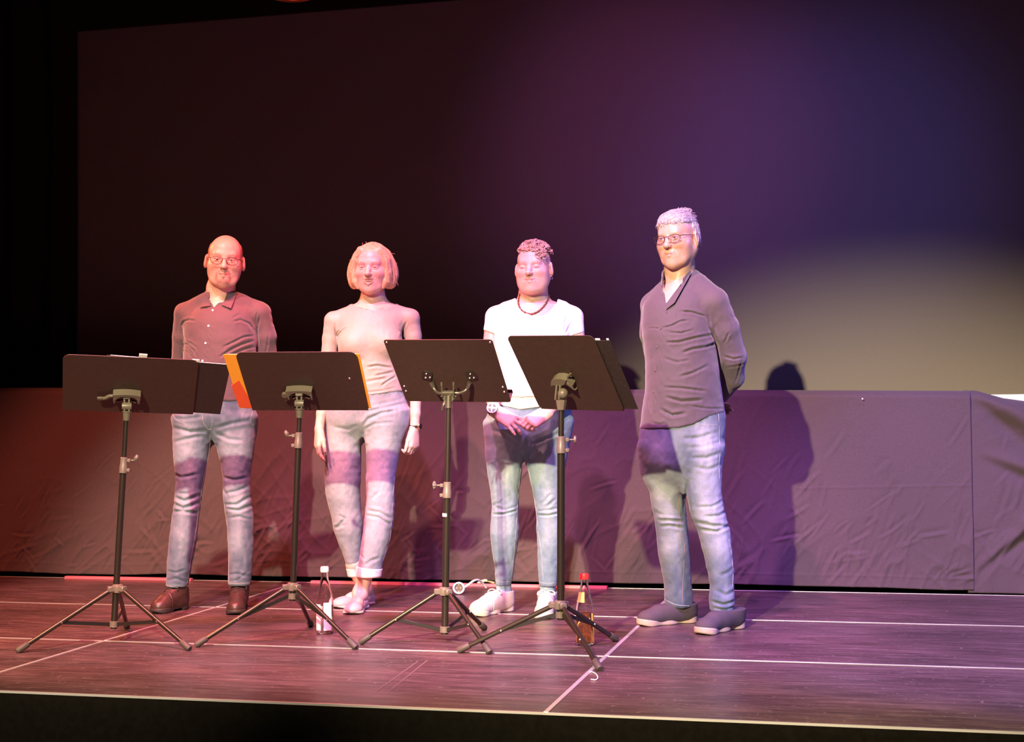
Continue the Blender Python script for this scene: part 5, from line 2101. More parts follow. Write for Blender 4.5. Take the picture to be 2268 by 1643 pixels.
    MB().lathe([(.0, -.003), (.013, -.003), (.015, .0), (.014, .006), (.0, .006)], wc + cdir * .024, cdir, 22).build('watch_case', MT['gold'], wo)
    MB().lathe([(.0, .0), (.012, .0), (.012, .0012), (.0, .0012)], wc + cdir * .0302, cdir, 22).build('watch_dial', MT['black_glass'], wo)
    # bob hair
    G = Field(H.c - np.array([.15, .14, .16]), H.c + np.array([.15, .16, .16]), .003)
    Q = Head(G, H.c, H.s, H.R, H.wd)
    Q.ell((0, .022, .036), (.084, .106, .094))
    for s in (-1, 1):
        Q.line([(s * .064, .005, .060), (s * .084, .010, .010), (s * .092, .012, -.030), (s * .084, .006, -.068), (s * .068, -.004, -.094)], [.030, .029, .029, .026, .016], .03)
        Q.line([(s * .048, -.040, .085), (s * .074, -.034, .035), (s * .081, -.030, -.020), (s * .074, -.034, -.065), (s * .060, -.038, -.094)], [.020, .019, .019, .017, .010], .02)
    Q.ell((0, .055, -.020), (.084, .065, .085), .03)
    Q.ell((0, .050, -.120), (.12, .12, .040), .01, 's')
    # opening for the face
    Q.ell((.004, -.120, -.020), (.0590, .078, .120), .006, 's')
    Q.ell((.0, -.062, -.050), (.0600, .055, .064), .006, 's')
    Q.ell((.0, -.01, -.075), (.056, .06, .06), .006, 's')
    Xg, Yg, Zg = G.ax[0][:, None, None], G.ax[1][None, :, None], G.ax[2][None, None, :]
    qd = [(Xg - H.c[0]), (Yg - H.c[1]), (Zg - H.c[2])]
    loc = [sum(qd[j] * H.R[j, i] for j in range(3)) / H.s for i in range(3)]
    ang = np.arctan2(loc[1] - .02, loc[0] - .012)
    G.D += ((.0009 * np.sin(ang * 34 + 5 * loc[2] * 12) + .0006 * np.sin(ang * 61 + 2 + 9 * np.sin(loc[2] * 30))) * (np.cos(ang + 1.57) < .75)).astype(np.float32)
    hv = G.mesh()
    LS = LockSet()
    r = np.random.default_rng(4)
    N = normals(*hv)
    lv = H.inv(hv[0])
    # locks follow the outside from the parting down to the tips
    Rg = G.D
    for i in range(700):
        a = r.uniform(-math.pi, math.pi)
        if -2.42 < a < -.78:
            continue
        pts = []
        zt = r.uniform(.06, .115)
        for z in np.linspace(zt, r.uniform(-.112, -.085), 15):
            aa = a + .06 * math.sin(z * 25 + i)
            rads = np.linspace(.14, .01, 90)
            loc_p = np.stack([.012 + rads * math.cos(aa), .02 + rads * math.sin(aa), np.full(90, z)], 1)
            wp = H.c + ((loc_p * np.array([H.wd, 1, 1])) * H.s) @ H.R.T
            dv = G.sample(wp)
            hit = np.where(dv < 0)[0]
            best = None
            if len(hit) and hit[0] > 0:
                k_ = hit[0]
                f_ = dv[k_ - 1] / (dv[k_ - 1] - dv[k_])
                best = wp[k_ - 1] * (1 - f_) + wp[k_] * f_
            if best is None:
                if len(pts) > 4:
                    break
                pts = []
                continue
            if pts and np.linalg.norm(best - pts[-1]) > .035:
                break
            pts.append(best)
        if len(pts) > 5:
            pts = np.array(pts)
            for _ in range(2):
                pts[1:-1] = (pts[:-2] + 2 * pts[1:-1] + pts[2:]) / 4
            LS.lock(pts, r.uniform(.0009, .0019), 4)
    # front strands swept from the parting to both sides
    cen = np.array([.0, .02, .03])

    def on_hair(az, el):
        d = np.array([math.cos(el) * math.cos(az), math.cos(el) * math.sin(az), math.sin(el)])
        rads = np.linspace(.17, .03, 80)
        wp = H.c + (((cen + rads[:, None] * d) * np.array([H.wd, 1, 1])) * H.s) @ H.R.T
        dv = G.sample(wp)
        hit = np.where(dv < 0)[0]
        if not len(hit) or hit[0] == 0:
            return None
        k_ = hit[0]
        f_ = dv[k_ - 1] / (dv[k_ - 1] - dv[k_])
        return wp[k_ - 1] * (1 - f_) + wp[k_] * f_
    for i in range(330):
        left = i % 3 != 0
        t0 = r.uniform(0, 1) ** 1.2
        el0 = math.radians(52 + 40 * t0)
        az0 = -1.30
        if left:
            az1 = -2.36 - 1.0 * t0 - r.uniform(0, .08)
        else:
            az1 = -.80 + 1.0 * t0 + r.uniform(0, .08)
        el1 = math.radians(r.uniform(-52, -42))
        pts = []
        for u in np.linspace(0, 1, 22):
            az = az0 + (az1 - az0) * min(1, u * 1.75) ** .9
            el = el0 + (el1 - el0) * u ** 1.25
            p = on_hair(az, el)
            if p is None:
                if len(pts) > 6:
                    break
                continue
            if pts and np.linalg.norm(p - pts[-1]) > .03:
                if len(pts) > 6:
                    break
                pts = []
            pts.append(p)
        if len(pts) > 6:
            pts = np.array(pts)
            for _ in range(3):
                pts[1:-1] = (pts[:-2] + 2 * pts[1:-1] + pts[2:]) / 4
            LS.lock(pts, r.uniform(.0010, .0021), 4)
    # flyaway wisps
    for i in range(26):
        v = hv[0][r.integers(len(hv[0]))]
        if H.inv(v[None])[0, 1] < -.03:
            continue
        k = np.argmin(((hv[0] - v) ** 2).sum(1))
        n_ = N[k]
        d = unit(n_ * .6 + r.normal(size=3) * .5)
        pts = [v + d * .020 * t + np.array([0, 0, -.006]) * t * t + n_ * .003 * math.sin(3 * t) for t in np.linspace(-.2, 1, 7)]
        LS.lock(pts, .0006, 4)
    hair_object(P, [hv], LS, (.46, .26, .13), S, (.76, .53, .32), 8)
    return P


# ------------------------------------------------------------------ woman in white T-shirt
def woman_white():
    P = Person(1152, 1362, 'woman with short curly hair, bead necklace and white T-shirt, hands clasped in front')
    S = P.root
    w = P.w
    fl_, fr_ = ((1131, 1351), (1045, 1367)), ((1215, 1353), (1203, 1373))
    pelvis = [(875, 1088, 1266, .0, .125), (905, 1080, 1267, .0, .128), (935, 1076, 1266, .0, .130), (968, 1080, 1258, .005, .120), (995, 1112, 1220, .01, .090), (1016, 1146, 1176, .012, .050)]
    la = leg_rows([(935, 1076, 1165), (968, 1074, 1163), (1011, 1075, 1158), (1046, 1079.7, 1156), (1081, 1085, 1151), (1115, 1089.7, 1149), (1139, 1088, 1149), (1173, 1085.5, 1150), (1208, 1088, 1147), (1254, 1095, 1139), (1289, 1097, 1134), (1297, 1098, 1133)], 0, ankle_dy(P, *fl_))
    lb = leg_rows([(935, 1168, 1266), (968, 1165, 1264), (1011, 1161, 1256), (1046, 1170, 1250), (1081, 1178, 1247), (1115, 1184, 1246), (1139, 1188, 1247), (1173, 1188, 1248), (1208, 1189.6, 1246), (1254, 1192, 1239), (1289, 1193, 1234), (1298, 1194, 1233)], 0, ankle_dy(P, *fr_))
    folds = [([(1160, 1005), (1160, 1035)], .007, .009), ([(1090, 1140), (1115, 1138), (1148, 1130)], .004, .008), ([(1090, 1122), (1104, 1112)], .005, .004), ([(1105, 1118), (1115, 1104)], .004, .003), ([(1092, 1122), (1120, 1130), (1148, 1120)], .005, .003),
             ([(1188, 1140), (1215, 1140), (1244, 1134)], .004, .007), ([(1200, 1115), (1222, 1090)], .005, .004), ([(1210, 1122), (1232, 1102)], .005, .004), ([(1188, 1132), (1215, 1128), (1245, 1122)], .004, .003),
             ([(1090, 1250), (1118, 1256), (1138, 1246)], .005, .002), ([(1098, 1276), (1118, 1280), (1134, 1274)], .005, .002), ([(1090, 950), (1120, 962), (1150, 985)], .006, .004), ([(1255, 950), (1220, 965), (1175, 985)], .006, .004), ([(1095, 930), (1140, 945)], .006, .003)]
    jo, JF = jeans(P, pelvis, [la, lb], None, folds, (.095, .165, .22), (.27, .35, .38),
                   [(1118, 1050, 30, 60, .7), (1210, 1050, 30, 60, .7), (1120, 1170, 24, 60, .5), (1218, 1170, 24, 60, .5), (1110, 960, 30, 40, .3), (1230, 960, 30, 40, .3)], seed=25)
    seam(P, JF, jo, [(1157, 1015), (1151, 1060), (1146, 1120), (1143, 1170), (1140, 1210), (1132, 1290)], r=.0015)
    seam(P, JF, jo, [(1165, 1018), (1178, 1070), (1188, 1135), (1192, 1180), (1199, 1220), (1203, 1285)], r=.0015)
    seam(P, JF, jo, [(1098, 1290), (1115, 1293), (1133, 1291)], 'hem_stitch', .0013)
    seam(P, JF, jo, [(1194, 1291), (1212, 1292), (1232, 1291)], 'hem_stitch', .0013)
    shoe(P, *fl_, 'sneaker', MT['sneaker_white'], MT['sole_white'], width=.043, height=.092, collar=.040)
    shoe(P, *fr_, 'sneaker', MT['sneaker_white'], MT['sole_white'], width=.043, height=.092, collar=.040)
    for (he, to), rows_ in ((fl_, la), (fr_, lb)):
        a0, b0 = P.ground(*he), P.ground(*to)
        r = P.rows(rows_)[-1]
        an = a0 + unit(b0 - a0) * .048 + np.array([0, 0, .07])
        G = Field(np.minimum(an, [r[1], r[2], 0]) - .06, np.maximum(an, [r[1], r[2], r[0]]) + .06, .003)
        G.chain([(r[1], r[2], r[0] + .03), an], [.034, .034], .01)
        np_mesh('sock', *G.mesh(), MT['sock'], S)
    # T-shirt
    torso = [(676, 1120, 1248, .02, .080), (698, 1100, 1268, .010, .105), (725, 1095, 1266, .0, .122), (760, 1093, 1265, -.012, .135), (800, 1093, 1266, -.010, .136), (840, 1090, 1267, -.008, .136), (870, 1086, 1268, -.006, .136), (912, 1078, 1268, -.004, .138)]
    sh = [([w(1150, 680, .02), w(1101, 703, .015)], [.044, .047]), ([w(1222, 680, .02), w(1266, 703, .015)], [.044, .047])]
    arms = [([w(1100, 703, .015), w(1091, 748, .0)], [.049, .044]), ([w(1267, 703, .015), w(1272, 748, .0)], [.049, .046])]
    bust = [(w(1138, 765, -.085), (.068, .065, .060), .05), (w(1212, 765, -.085), (.068, .065, .060), .05)]
    SF = shirt_field(P, torso, sh, arms, bust=bust, seed=31, noise=.0008)
    SF.strokes([(P.xz(*p), a, b) for p, a, b in (
        ([(1250, 742), (1262, 722), (1272, 708)], .004, .005), ([(1248, 740), (1250, 715), (1256, 695)], .003, .004), ([(1216, 738), (1232, 733), (1242, 736)], .003, .003), ([(1094, 742), (1100, 728), (1106, 716)], .004, .005), ([(1098, 715), (1095, 735)], .003, .003),
        ([(1118, 845), (1140, 835), (1165, 832)], .006, .004), ([(1115, 862), (1150, 848)], .006, .004), ([(1095, 870), (1150, 874), (1250, 868)], .004, .005))], ysplit=.06)
    tee = SF.D.copy()
    hem_cut(P, SF, [(1060, 872), (1112, 877), (1152, 880), (1190, 878), (1290, 870)])
    # sleeves end
    for (e, d) in ((w(1084, 736, 0), unit((.35, 0, 1.))), (w(1278, 740, 0), unit((-.25, 0, 1.)))):
        s_ = -1 if e[0] < w(1180, 736)[0] else 1
        SF.op(lambda X, Y, Z, e=e, d=d, s_=s_: np.maximum((X - e[0]) * d[0] + (Z - e[2]) * d[2], -s_ * (X - (w(1095, 736)[0] if s_ < 0 else w(1267, 736)[0]))) + 0 * Y,
              (e[0] - .1, -.2, e[2] - .2), (e[0] + .1, .2, e[2]), .004, 's')
    nk = P.xz((1189, 652))[0]
    a_, b_ = abs(P.w(1236, 652)[0] - nk[0]), abs(P.w(1189, 706)[2] - nk[1])
    hole = lambda X, Y, Z: (np.sqrt(((X - nk[0]) / a_) ** 2 + (np.minimum(Z - nk[1], 0) / b_) ** 2) - 1) * min(a_, b_) + 0 * Y
    SF.op(hole, (nk[0] - a_, -.3, nk[1] - b_), (nk[0] + a_, .3, nk[1] + .2), .004, 's')
    so = np_mesh('t_shirt', *SF.mesh(), MT['tee_white'], S)
    rim = []
    for i in range(25):
        t = math.radians(182 + 176 * i / 24)
        rim.append((1189 + 46 * math.cos(t), 652 - 53.5 * math.sin(t)))
    seam(P, SF, so, rim, 'neck_rib', .0030, MT['tee_white'], off=-.0005)
    # cream under-shirt showing below the hem
    UF = Field(SF.lo, SF.lo + .02, SF.h)
    UF.n, UF.ax, UF.D = SF.n, SF.ax, (tee + .008).astype(np.float32)
    hem_cut(P, UF, [(1060, 886), (1085, 890), (1112, 898), (1152, 907), (1190, 902), (1240, 890), (1290, 884)])
    zt = w(1150, 868)[2]
    UF.cut(lambda X, Y, Z: Z - zt + 0 * X + 0 * Y)
    np_mesh('under_shirt', *UF.mesh(), MT['tee_cream'], S)
    # head, neck, chest
    R = rotm(-15, -1.0, 0)
    F, H = head_field(P, (1182, 594), -.030, .915, R, 1.01, 718, half=.16)
    H.mouth_z, H.smile, H.mw = -.0625, .0045, 1.0
    build_face(H, jaw=.96, eye_open=0, smile=.0045, nose=1.0, cheek=1.1, fat=1.0, male=False)
    F.chain([H.P((0, .022, -.045)), w(1181, 650, .015), w(1182, 690, .010)], [.056, .0585, .068], .025)
    F.chain([w(1182, 682, .022), w(1101, 703, .015)], [.050, .040], .04)
    F.chain([w(1182, 682, .022), w(1266, 703, .015)], [.050, .040], .04)
    F.col([(r[0], r[1], r[2], r[3] - .007, r[4] - .006) for r in P.rows(torso)], .03, .016)
    ps = [F.mesh()]
    # arms
    A = Field((w(1060, 950)[0], -.30, w(1080, 985)[2]), (w(1300, 800)[0] + .02, .10, w(1290, 715)[2]), .0028)
    wl, wr = w(1097, 911, -.190), w(1213, 913, -.195)
    A.chain([w(1094, 720, .01), w(1082, 815, -.015), w(1086, 868, -.12), wl], [.040, .035, .030, .0235], .015)
    A.chain([w(1272, 720, .01), w(1282, 812, -.015), w(1255, 868, -.11), wr], [.042, .037, .031, .0240], .015)
    hand(A, wl, unit(w(1150, 944, -.205) - wl), (.0, .9, -.45), np.array([.5, -.2, .9]), [(4, 12, 10), (6, 14, 12), (10, 20, 14), (2, 8, 8)], .96, thumb=(.9, .30, .2), spread=.35)
    hand(A, wr, unit(w(1165, 942, -.225) - wr), (-.1, .9, -.5), np.array([-.5, -.2, .85]), [(40, 55, 40), (42, 58, 42), (42, 58, 42), (42, 55, 40)], .98, thumb=(.9, .30, .2))
    ps.append(A.mesh())
    ps.append(core_body(P, pelvis, [la, lb], torso, sh, None))
    V, Fc = join_pieces(ps)
    C = face_colors(H, V, (.52, .335, .255), (.44, .19, .16), (.30, .19, .13), .45, closed=True, blush=.12)
    bo = np_mesh('body', V, Fc, MT['skin'], S, C)
    # ring, watch, ear ring, necklace
    wc = wl - unit(w(1150, 944, -.205) - wl) * .012
    ax = unit(w(1150, 944, -.205) - w(1086, 868, -.12))
    wo = MB().lathe([(.0245, -.010), (.0262, -.009), (.0262, .009), (.0245, .010)], wc, ax, 26).build('wrist_watch', MT['strap_brown'], S)
    cd = unit((-.12, -1, .32))
    MB().lathe([(.0, -.004), (.021, -.004), (.0225, .0), (.0225, .005), (.0185, .006), (.0185, .004), (.0, .004)], wc + cd * .026, cd, 28).build('watch_case', MT['white_enamel'], wo)
    MB().lathe([(.0, .0), (.0180, .0), (.0180, .0010), (.0, .0010)], wc + cd * .0302, cd, 26).build('watch_dial', MT['navy'], wo)
    e1 = unit(np.cross(cd, [0, 0, 1.]))
    e2 = np.cross(e1, cd)
    wm = MB()
    for a in (0.1, math.pi / 2 + .1):
        d_ = e1 * math.cos(a) + e2 * math.sin(a)
        wm.box(wc + cd * .0316, (.034, .006, .0012), [d_, np.cross(cd, d_), cd])
    wm.build('watch_marking', MT['white_enamel'], wo, False)
    nb = [(1151, 653), (1149, 662), (1148, 671), (1149, 680), (1153, 688), (1160, 694), (1168, 698), (1177, 699), (1186, 696), (1194, 691), (1201, 684), (1208, 675), (1213, 665), (1216, 655)]
    L = np.array(P.xz(*nb))
    t = np.linspace(0, 1, 46)
    X = np.interp(t, np.linspace(0, 1, len(nb)), L[:, 0])
    Z = np.interp(t, np.linspace(0, 1, len(nb)), L[:, 1])
    nm = MB()
    for i, (x, z) in enumerate(zip(X, Z)):
        y = F.front(x, z)
        if y is None:
            continue
        rr = .0042 if i % 3 else .0052
        nm.ball((x, y - rr * .6, z), (rr, rr, rr * 1.1), 8)
    no = nm.build('necklace', MT['bead'], S)
    no['kind'] = 'stuff'
    eo = H.P((.083, .008, -.042))
    MB().tube([eo + np.array([.005 * math.cos(a), 0, -.006 + .007 * math.sin(a)]) for a in np.linspace(-1.2, 4.2, 12)], .0014, 6).build('earring', MT['silver'], S)
    # hair: cropped sides and a curly top
    G = Field(H.c - .14, H.c + np.array([.14, .15, .15]), .003)
    Q = Head(G, H.c, H.s, H.R, H.wd)
    Q.ell((0, .022, .034), (.0785, .100, .092))
    Q.ell((0, .03, -.02), (.074, .070, .060), .03)
    Xg, Yg, Zg = G.ax[0][:, None, None], G.ax[1][None, :, None], G.ax[2][None, None, :]
    qd = [(Xg - H.c[0]), (Yg - H.c[1]), (Zg - H.c[2])]
    loc = [sum(qd[j] * H.R[j, i] for j in range(3)) / H.s for i in range(3)]
    loc[0] = loc[0] / H.wd
    G.D = np.maximum(G.D, np.maximum(-.045 - loc[2], np.minimum(-(loc[1] - (-.016 + .10 * np.abs(loc[0]) / .07)), .072 + .10 * loc[0] - loc[2])))
    side = G.mesh()
    LS = LockSet()
    r = np.random.default_rng(12)
    for i in range(230):
        # roots over the crown, more towards the front edge
        th = r.uniform(0, 2 * math.pi)
        rad = math.sqrt(r.uniform(0, 1))
        x = .070 * rad * math.cos(th) + .004
        y = .012 + .088 * rad * math.sin(th)
        q = ((x) / .080) ** 2 + ((y - .022) / .100) ** 2
        if q > .97:
            continue
        z = .034 + .092 * math.sqrt(1 - q)
        if z < .070:
            continue
        nrm = unit(np.array([x / .08 ** 2, (y - .022) / .1 ** 2, (z - .034) / .09 ** 2]))
        tdir = unit(np.array([.55 + r.normal() * .5, -.5 + r.normal() * .5, 0]))
        tdir = unit(tdir - nrm * np.dot(tdir, nrm))
        bdir = np.cross(nrm, tdir)
        cr = r.uniform(.004, .0075)
        ph = r.uniform(0, 6.28)
        turns = r.uniform(.5, 1.1)
        pts = []
        for t in np.linspace(0, 1, 13):
            a = ph + turns * 2 * math.pi * t
            pts.append(H.P(np.array([x, y, z]) + nrm * (.004 + .007 * math.sin(math.pi * t) + cr * .7 * math.sin(a)) + bdir * cr * math.cos(a) + tdir * (.034 * t - .012)))
        LS.cluster(pts, .0036, 6, .0014, r)
    for i in range(26):       # curls falling over the right temple
        x, y, z = r.uniform(.020, .066), r.uniform(-.082, -.045), r.uniform(.050, .085)
        y = max(y, .022 - .105 * math.sqrt(max(0, 1 - (x / .085) ** 2 - ((z - .034) / .095) ** 2)) - .004)
        cr = r.uniform(.006, .010)
        ph = r.uniform(0, 6.28)
        pts = [H.P((x + .020 * (t - .4) + cr * math.cos(ph + 8 * t), y + .5 * cr * math.sin(ph + 8 * t) - .004, z + .012 - .026 * t + cr * math.sin(ph + 8 * t))) for t in np.linspace(0, 1, 12)]
        LS.cluster(pts, .0034, 6, .0014, r)
    for i in range(40):       # quiff lifted off the left of the forehead
        t0 = r.uniform(0, 1)
        x = -.070 + .085 * t0
        lift = r.uniform(.008, .020)
        pts = [H.P((x + .030 * u, -.050 - .020 * math.sin(math.pi * min(1, u * 1.2)) + .030 * u, .078 + .010 * t0 + lift * math.sin(2.4 * u) + .012 * u)) for u in np.linspace(0, 1, 10)]
        LS.cluster(pts, .0036, 6, .0014, r)
    hair_object(P, [side], LS, (.32, .20, .14), S, (.54, .37, .26), 9)
    return P


# ------------------------------------------------------------------ grey-haired man
def man_grey():
    P = Person(1532, 1391, 'grey-haired man with glasses, untucked slate shirt and jeans, hands behind his back')
    S = P.root
    w = P.w
    fl_, fr_ = ((1540, 1377), (1412, 1387)), ((1641, 1389), (1547, 1407))
    pelvis = [(890, 1428, 1602, .0, .125), (925, 1420, 1607, .0, .128), (955, 1417, 1607, .0, .128), (990, 1415, 1601, .0, .126), (1028, 1428, 1594, .005, .114), (1060, 1466, 1560, .01, .085), (1084, 1503, 1533, .012, .050)]
    dl, dr = ankle_dy(P, *fl_), ankle_dy(P, *fr_)
    la = leg_rows([(990, 1416, 1512), (1026, 1421, 1514), (1052, 1428, 1516), (1090, 1438.5, 1517.7), (1121, 1443, 1518), (1153, 1451, 1521), (1172, 1453, 1524), (1216, 1456, 1528), (1264, 1466, 1529), (1295, 1471, 1532), (1321, 1471, 1535), (1344, 1474, 1535)], .035, dl)
    lb = leg_rows([(990, 1505, 1601), (1026, 1508, 1598), (1052, 1512, 1598), (1090, 1518, 1598), (1121, 1526, 1603), (1153, 1535, 1609), (1172, 1545, 1616), (1216, 1555, 1622), (1264, 1567, 1626), (1295, 1573, 1626), (1321, 1570, 1627), (1352, 1573, 1625)], -.035, dr)
    folds = [([(1517, 1060), (1517, 1100), (1521, 1140)], .006, .009), ([(1450, 1154), (1480, 1153), (1520, 1156)], .005, .008), ([(1455, 1170), (1485, 1164), (1522, 1172)], .005, .006), ([(1440, 1130), (1470, 1142)], .005, .003),
             ([(1535, 1152), (1570, 1160), (1610, 1162)], .006, .008), ([(1545, 1168), (1580, 1172), (1614, 1160)], .005, .007), ([(1550, 1140), (1585, 1138), (1606, 1128)], .005, .005), ([(1535, 1120), (1570, 1118), (1600, 1104)], .005, .004),
             ([(1470, 1302), (1500, 1296), (1530, 1290)], .006, .007), ([(1474, 1312), (1505, 1325), (1534, 1318)], .005, .006), ([(1474, 1282), (1495, 1290), (1510, 1284)], .006, .005), ([(1528, 1262), (1524, 1300)], .006, .005), ([(1476, 1332), (1505, 1338), (1534, 1332)], .004, .005),
             ([(1568, 1325), (1595, 1332), (1624, 1325)], .005, .007), ([(1572, 1340), (1600, 1343), (1625, 1338)], .004, .005), ([(1576, 1300), (1600, 1312), (1624, 1302)], .006, .005), ([(1585, 1270), (1605, 1262), (1622, 1250)], .006, .004),
             ([(1500, 970), (1540, 968), (1585, 955)], .006, .003), ([(1510, 990), (1550, 988), (1590, 978)], .006, .003), ([(1520, 1012), (1555, 1012), (1592, 1000)], .006, .004), ([(1525, 1030), (1560, 1038), (1595, 1025)], .006, .003)]
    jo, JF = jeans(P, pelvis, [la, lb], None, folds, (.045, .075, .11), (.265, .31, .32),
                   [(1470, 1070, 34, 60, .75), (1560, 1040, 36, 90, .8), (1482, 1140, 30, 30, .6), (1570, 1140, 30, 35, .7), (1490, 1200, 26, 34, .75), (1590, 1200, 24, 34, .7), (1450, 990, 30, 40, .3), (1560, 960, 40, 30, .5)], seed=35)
    seam(P, JF, jo, [(1500, 1075), (1503, 1110), (1508, 1150), (1512, 1180), (1520, 1215), (1518, 1270), (1516, 1340)], 'inner_seam', .0014, MT['stitch_orange'])
    seam(P, JF, jo, [(1585, 916), (1587, 945), (1588, 990), (1586, 1030), (1588, 1060)], 'side_seam', .0016, MT['stitch'])
    seam(P, JF, jo, [(1535, 938), (1555, 942), (1584, 941)], 'pocket_seam', .0013)
    seam(P, JF, jo, [(1608, 1190), (1614, 1220), (1618, 1260), (1616, 1300)], 'side_seam', .0014)
    seam(P, JF, jo, [(1474, 1334), (1500, 1345), (1534, 1349)], 'hem_stitch', .0018, MT['stitch'])
    seam(P, JF, jo, [(1574, 1350), (1600, 1349), (1624, 1353)], 'hem_stitch', .0018, MT['stitch'])
    shoe(P, *fl_, 'knit', MT['knit_dark'], MT['sole_tan'], width=.044, height=.082, collar=.046, sole_t=.026)
    shoe(P, *fr_, 'knit', MT['knit_dark'], MT['sole_tan'], width=.044, height=.082, collar=.046, sole_t=.026)
    # shirt, body turned to the left
    torso = [(622, 1480, 1552, .02, .070), (645, 1446, 1590, .010, .095), (672, 1424, 1592, .0, .112), (701, 1421, 1588, -.005, .122), (743, 1422, 1584, -.01, .130), (784, 1428, 1588, -.01, .132), (826, 1429, 1595, -.01, .134), (867, 1428, 1598, -.008, .134), (908, 1422, 1604, 0, .134), (952, 1416, 1608, 0, .134)]
    sh = [([w(1500, 625, .02), w(1447, 672, .055)], [.048, .046]), ([w(1530, 622, .01), w(1580, 668, -.045)], [.050, .058])]
    arms = [([w(1444, 676, .055), w(1440, 740, .10), w(1452, 800, .15)], [.046, .042, .040]),
            ([w(1582, 672, -.045), w(1605, 730, -.025), w(1622, 790, .01), w(1622, 835, .06), w(1600, 876, .14)], [.060, .060, .058, .048, .030])]
    SF = shirt_field(P, torso, sh, arms, seed=41, noise=.0015)
    SF.strokes([(P.xz(*p), a, b) for p, a, b in (
        ([(1496, 694), (1525, 696), (1556, 705)], .004, .006), ([(1432, 729), (1456, 731)], .003, .004), ([(1458, 731), (1480, 726), (1500, 716), (1520, 714)], .004, .005), ([(1467, 762), (1496, 761), (1530, 752), (1574, 743)], .0045, .007), ([(1500, 785), (1525, 776), (1556, 771), (1586, 760)], .005, .007),
        ([(1494, 837), (1525, 828), (1562, 810)], .005, .004), ([(1462, 795), (1490, 805), (1520, 800)], .005, .003), ([(1462, 859), (1500, 861), (1560, 868)], .005, .004), ([(1466, 880), (1500, 889), (1550, 886)], .006, .006), ([(1456, 906), (1480, 920), (1512, 915)], .006, .006), ([(1520, 900), (1560, 905), (1600, 905)], .004, .003),
        ([(1470, 740), (1500, 742), (1530, 734)], .004, .004), ([(1440, 790), (1446, 820)], .004, .003), ([(1560, 700), (1566, 730), (1584, 765), (1590, 800), (1597, 860)], .006, .009), ([(1608, 738), (1600, 760)], .004, .005), ([(1600, 790), (1620, 796), (1645, 792)], .004, .004), ([(1605, 815), (1626, 812), (1648, 806)], .004, .004), ([(1640, 795), (1634, 830), (1630, 850)], .004, .006), ([(1618, 720), (1612, 700)], .004, .003), ([(1434, 880), (1440, 915)], .005, .004), ([(1436, 935), (1455, 940), (1470, 936)], .005, .003))], ysplit=.05)
    hem_cut_pts = [(1380, 948), (1415, 949), (1467, 948), (1495, 946), (1525, 939), (1562, 921), (1606, 910), (1680, 905)]
    hem_cut(P, SF, hem_cut_pts)
    N0 = np.array(P.xz((1462, 600), (1470, 676), (1538, 586)))

    def notch(X, Y, Z):
        a, b, c = N0
        zl = np.interp(X.ravel(), [a[0], b[0], c[0]], [a[1], b[1], c[1]])[:, None, None]
        return np.maximum(np.maximum(zl - Z, np.maximum(a[0] - X, X - c[0])), Y - .03)
    SF.op(notch, (N0[0][0], -.25, N0[1][1]), (N0[2][0], .05, N0[0][1] + .05), .003, 's')
    SF.strokes([(P.xz((1478, 690), (1462, 731), (1456, 771), (1452, 821), (1450, 870), (1440, 945)), .0016, .0020)], ysplit=.0)
    so = np_mesh('shirt', *SF.mesh(), MT['shirt_slate'], S)
    for x, y in ((1469, 696), (1456.6, 731), (1449, 771), (1446, 821), (1443, 868)):
        q = P.xz((x, y))[0]
        fy = SF.front(*q)
        if fy is not None:
            disc(so, (q[0], fy - .0002, q[1]), (-.5, -.8, .1), .0050, MT['button_dark'], 'button', .0022)
    # stand collar and open placket edges
    nb = w(1506, 606, .02)

    def strip(pts, name, wd, thick=.004):
        a = np.array(pts)
        t = np.linspace(0, 1, 22)
        s_ = np.linspace(0, 1, len(pts))
        a = np.stack([np.interp(t, s_, a[:, i]) for i in range(3)], 1)
        for _ in range(3):
            a[1:-1] = (a[:-2] + 2 * a[1:-1] + a[2:]) / 4
        vs, fs = [], []
        for i, p in enumerate(a):
            out = unit(np.array([p[0] - nb[0], p[1] - nb[1], 0]))
            up = np.array([0, 0, wd * .5])
            vs += [p - up, p + up * .9 - out * .003, p + up + out * thick, p - up + out * thick * 1.4]
        for i in range(len(a) - 1):
            for j in range(4):
                k = i * 4
                fs.append((k + j, k + (j + 1) % 4, k + 4 + (j + 1) % 4, k + 4 + j))
        m_ = MB().add(vs, fs + [(0, 1, 2, 3), tuple(len(vs) - 4 + i for i in range(4))[::-1]])
        m_.build(name, MT['shirt_slate'], so)
    strip([w(1468, 622, -.055), w(1466, 612, -.02), w(1480, 602, .06), w(1506, 594, .088), w(1532, 592, .065), w(1540, 596, .02), w(1530, 606, -.035), w(1512, 628, -.075)], 'stand_collar', .040)
    patch(P, SF, so, [(1468, 690), (1486, 676), (1528, 606), (1512, 618)], 'collar_flap', MT['shirt_slate'], .003, .004, lift=(.003, .010, .012, .010))
    patch(P, SF, so, [(1462, 652), (1470, 674), (1472, 634), (1466, 615)], 'collar_flap', MT['shirt_slate'], .003, .004, lift=(.006, .002, .003, .006))
    # head
    R = rotm(-33, -2.0, 4)
    F, H = head_field(P, (1500, 528), -.030, .975, R, .98, 692, half=.15)
    H.mouth_z, H.smile, H.mw = -.0655, .0050, 1.0
    build_face(H, jaw=.90, eye_open=.0028, smile=.007, cheek=1.0)
    F.chain([H.P((0, .026, -.045)), w(1505, 598, .015), w(1507, 645, .015)], [.056, .058, .068], .025)
    F.chain([H.P((.06, .02, -.05)), w(1490, 640, -.04)], [.012, .010], .03)
    F.col([(r[0], r[1], r[2], r[3] - .012, r[4] - .010) for r in P.rows(torso)], .03, .016)
    ps = [F.mesh()]
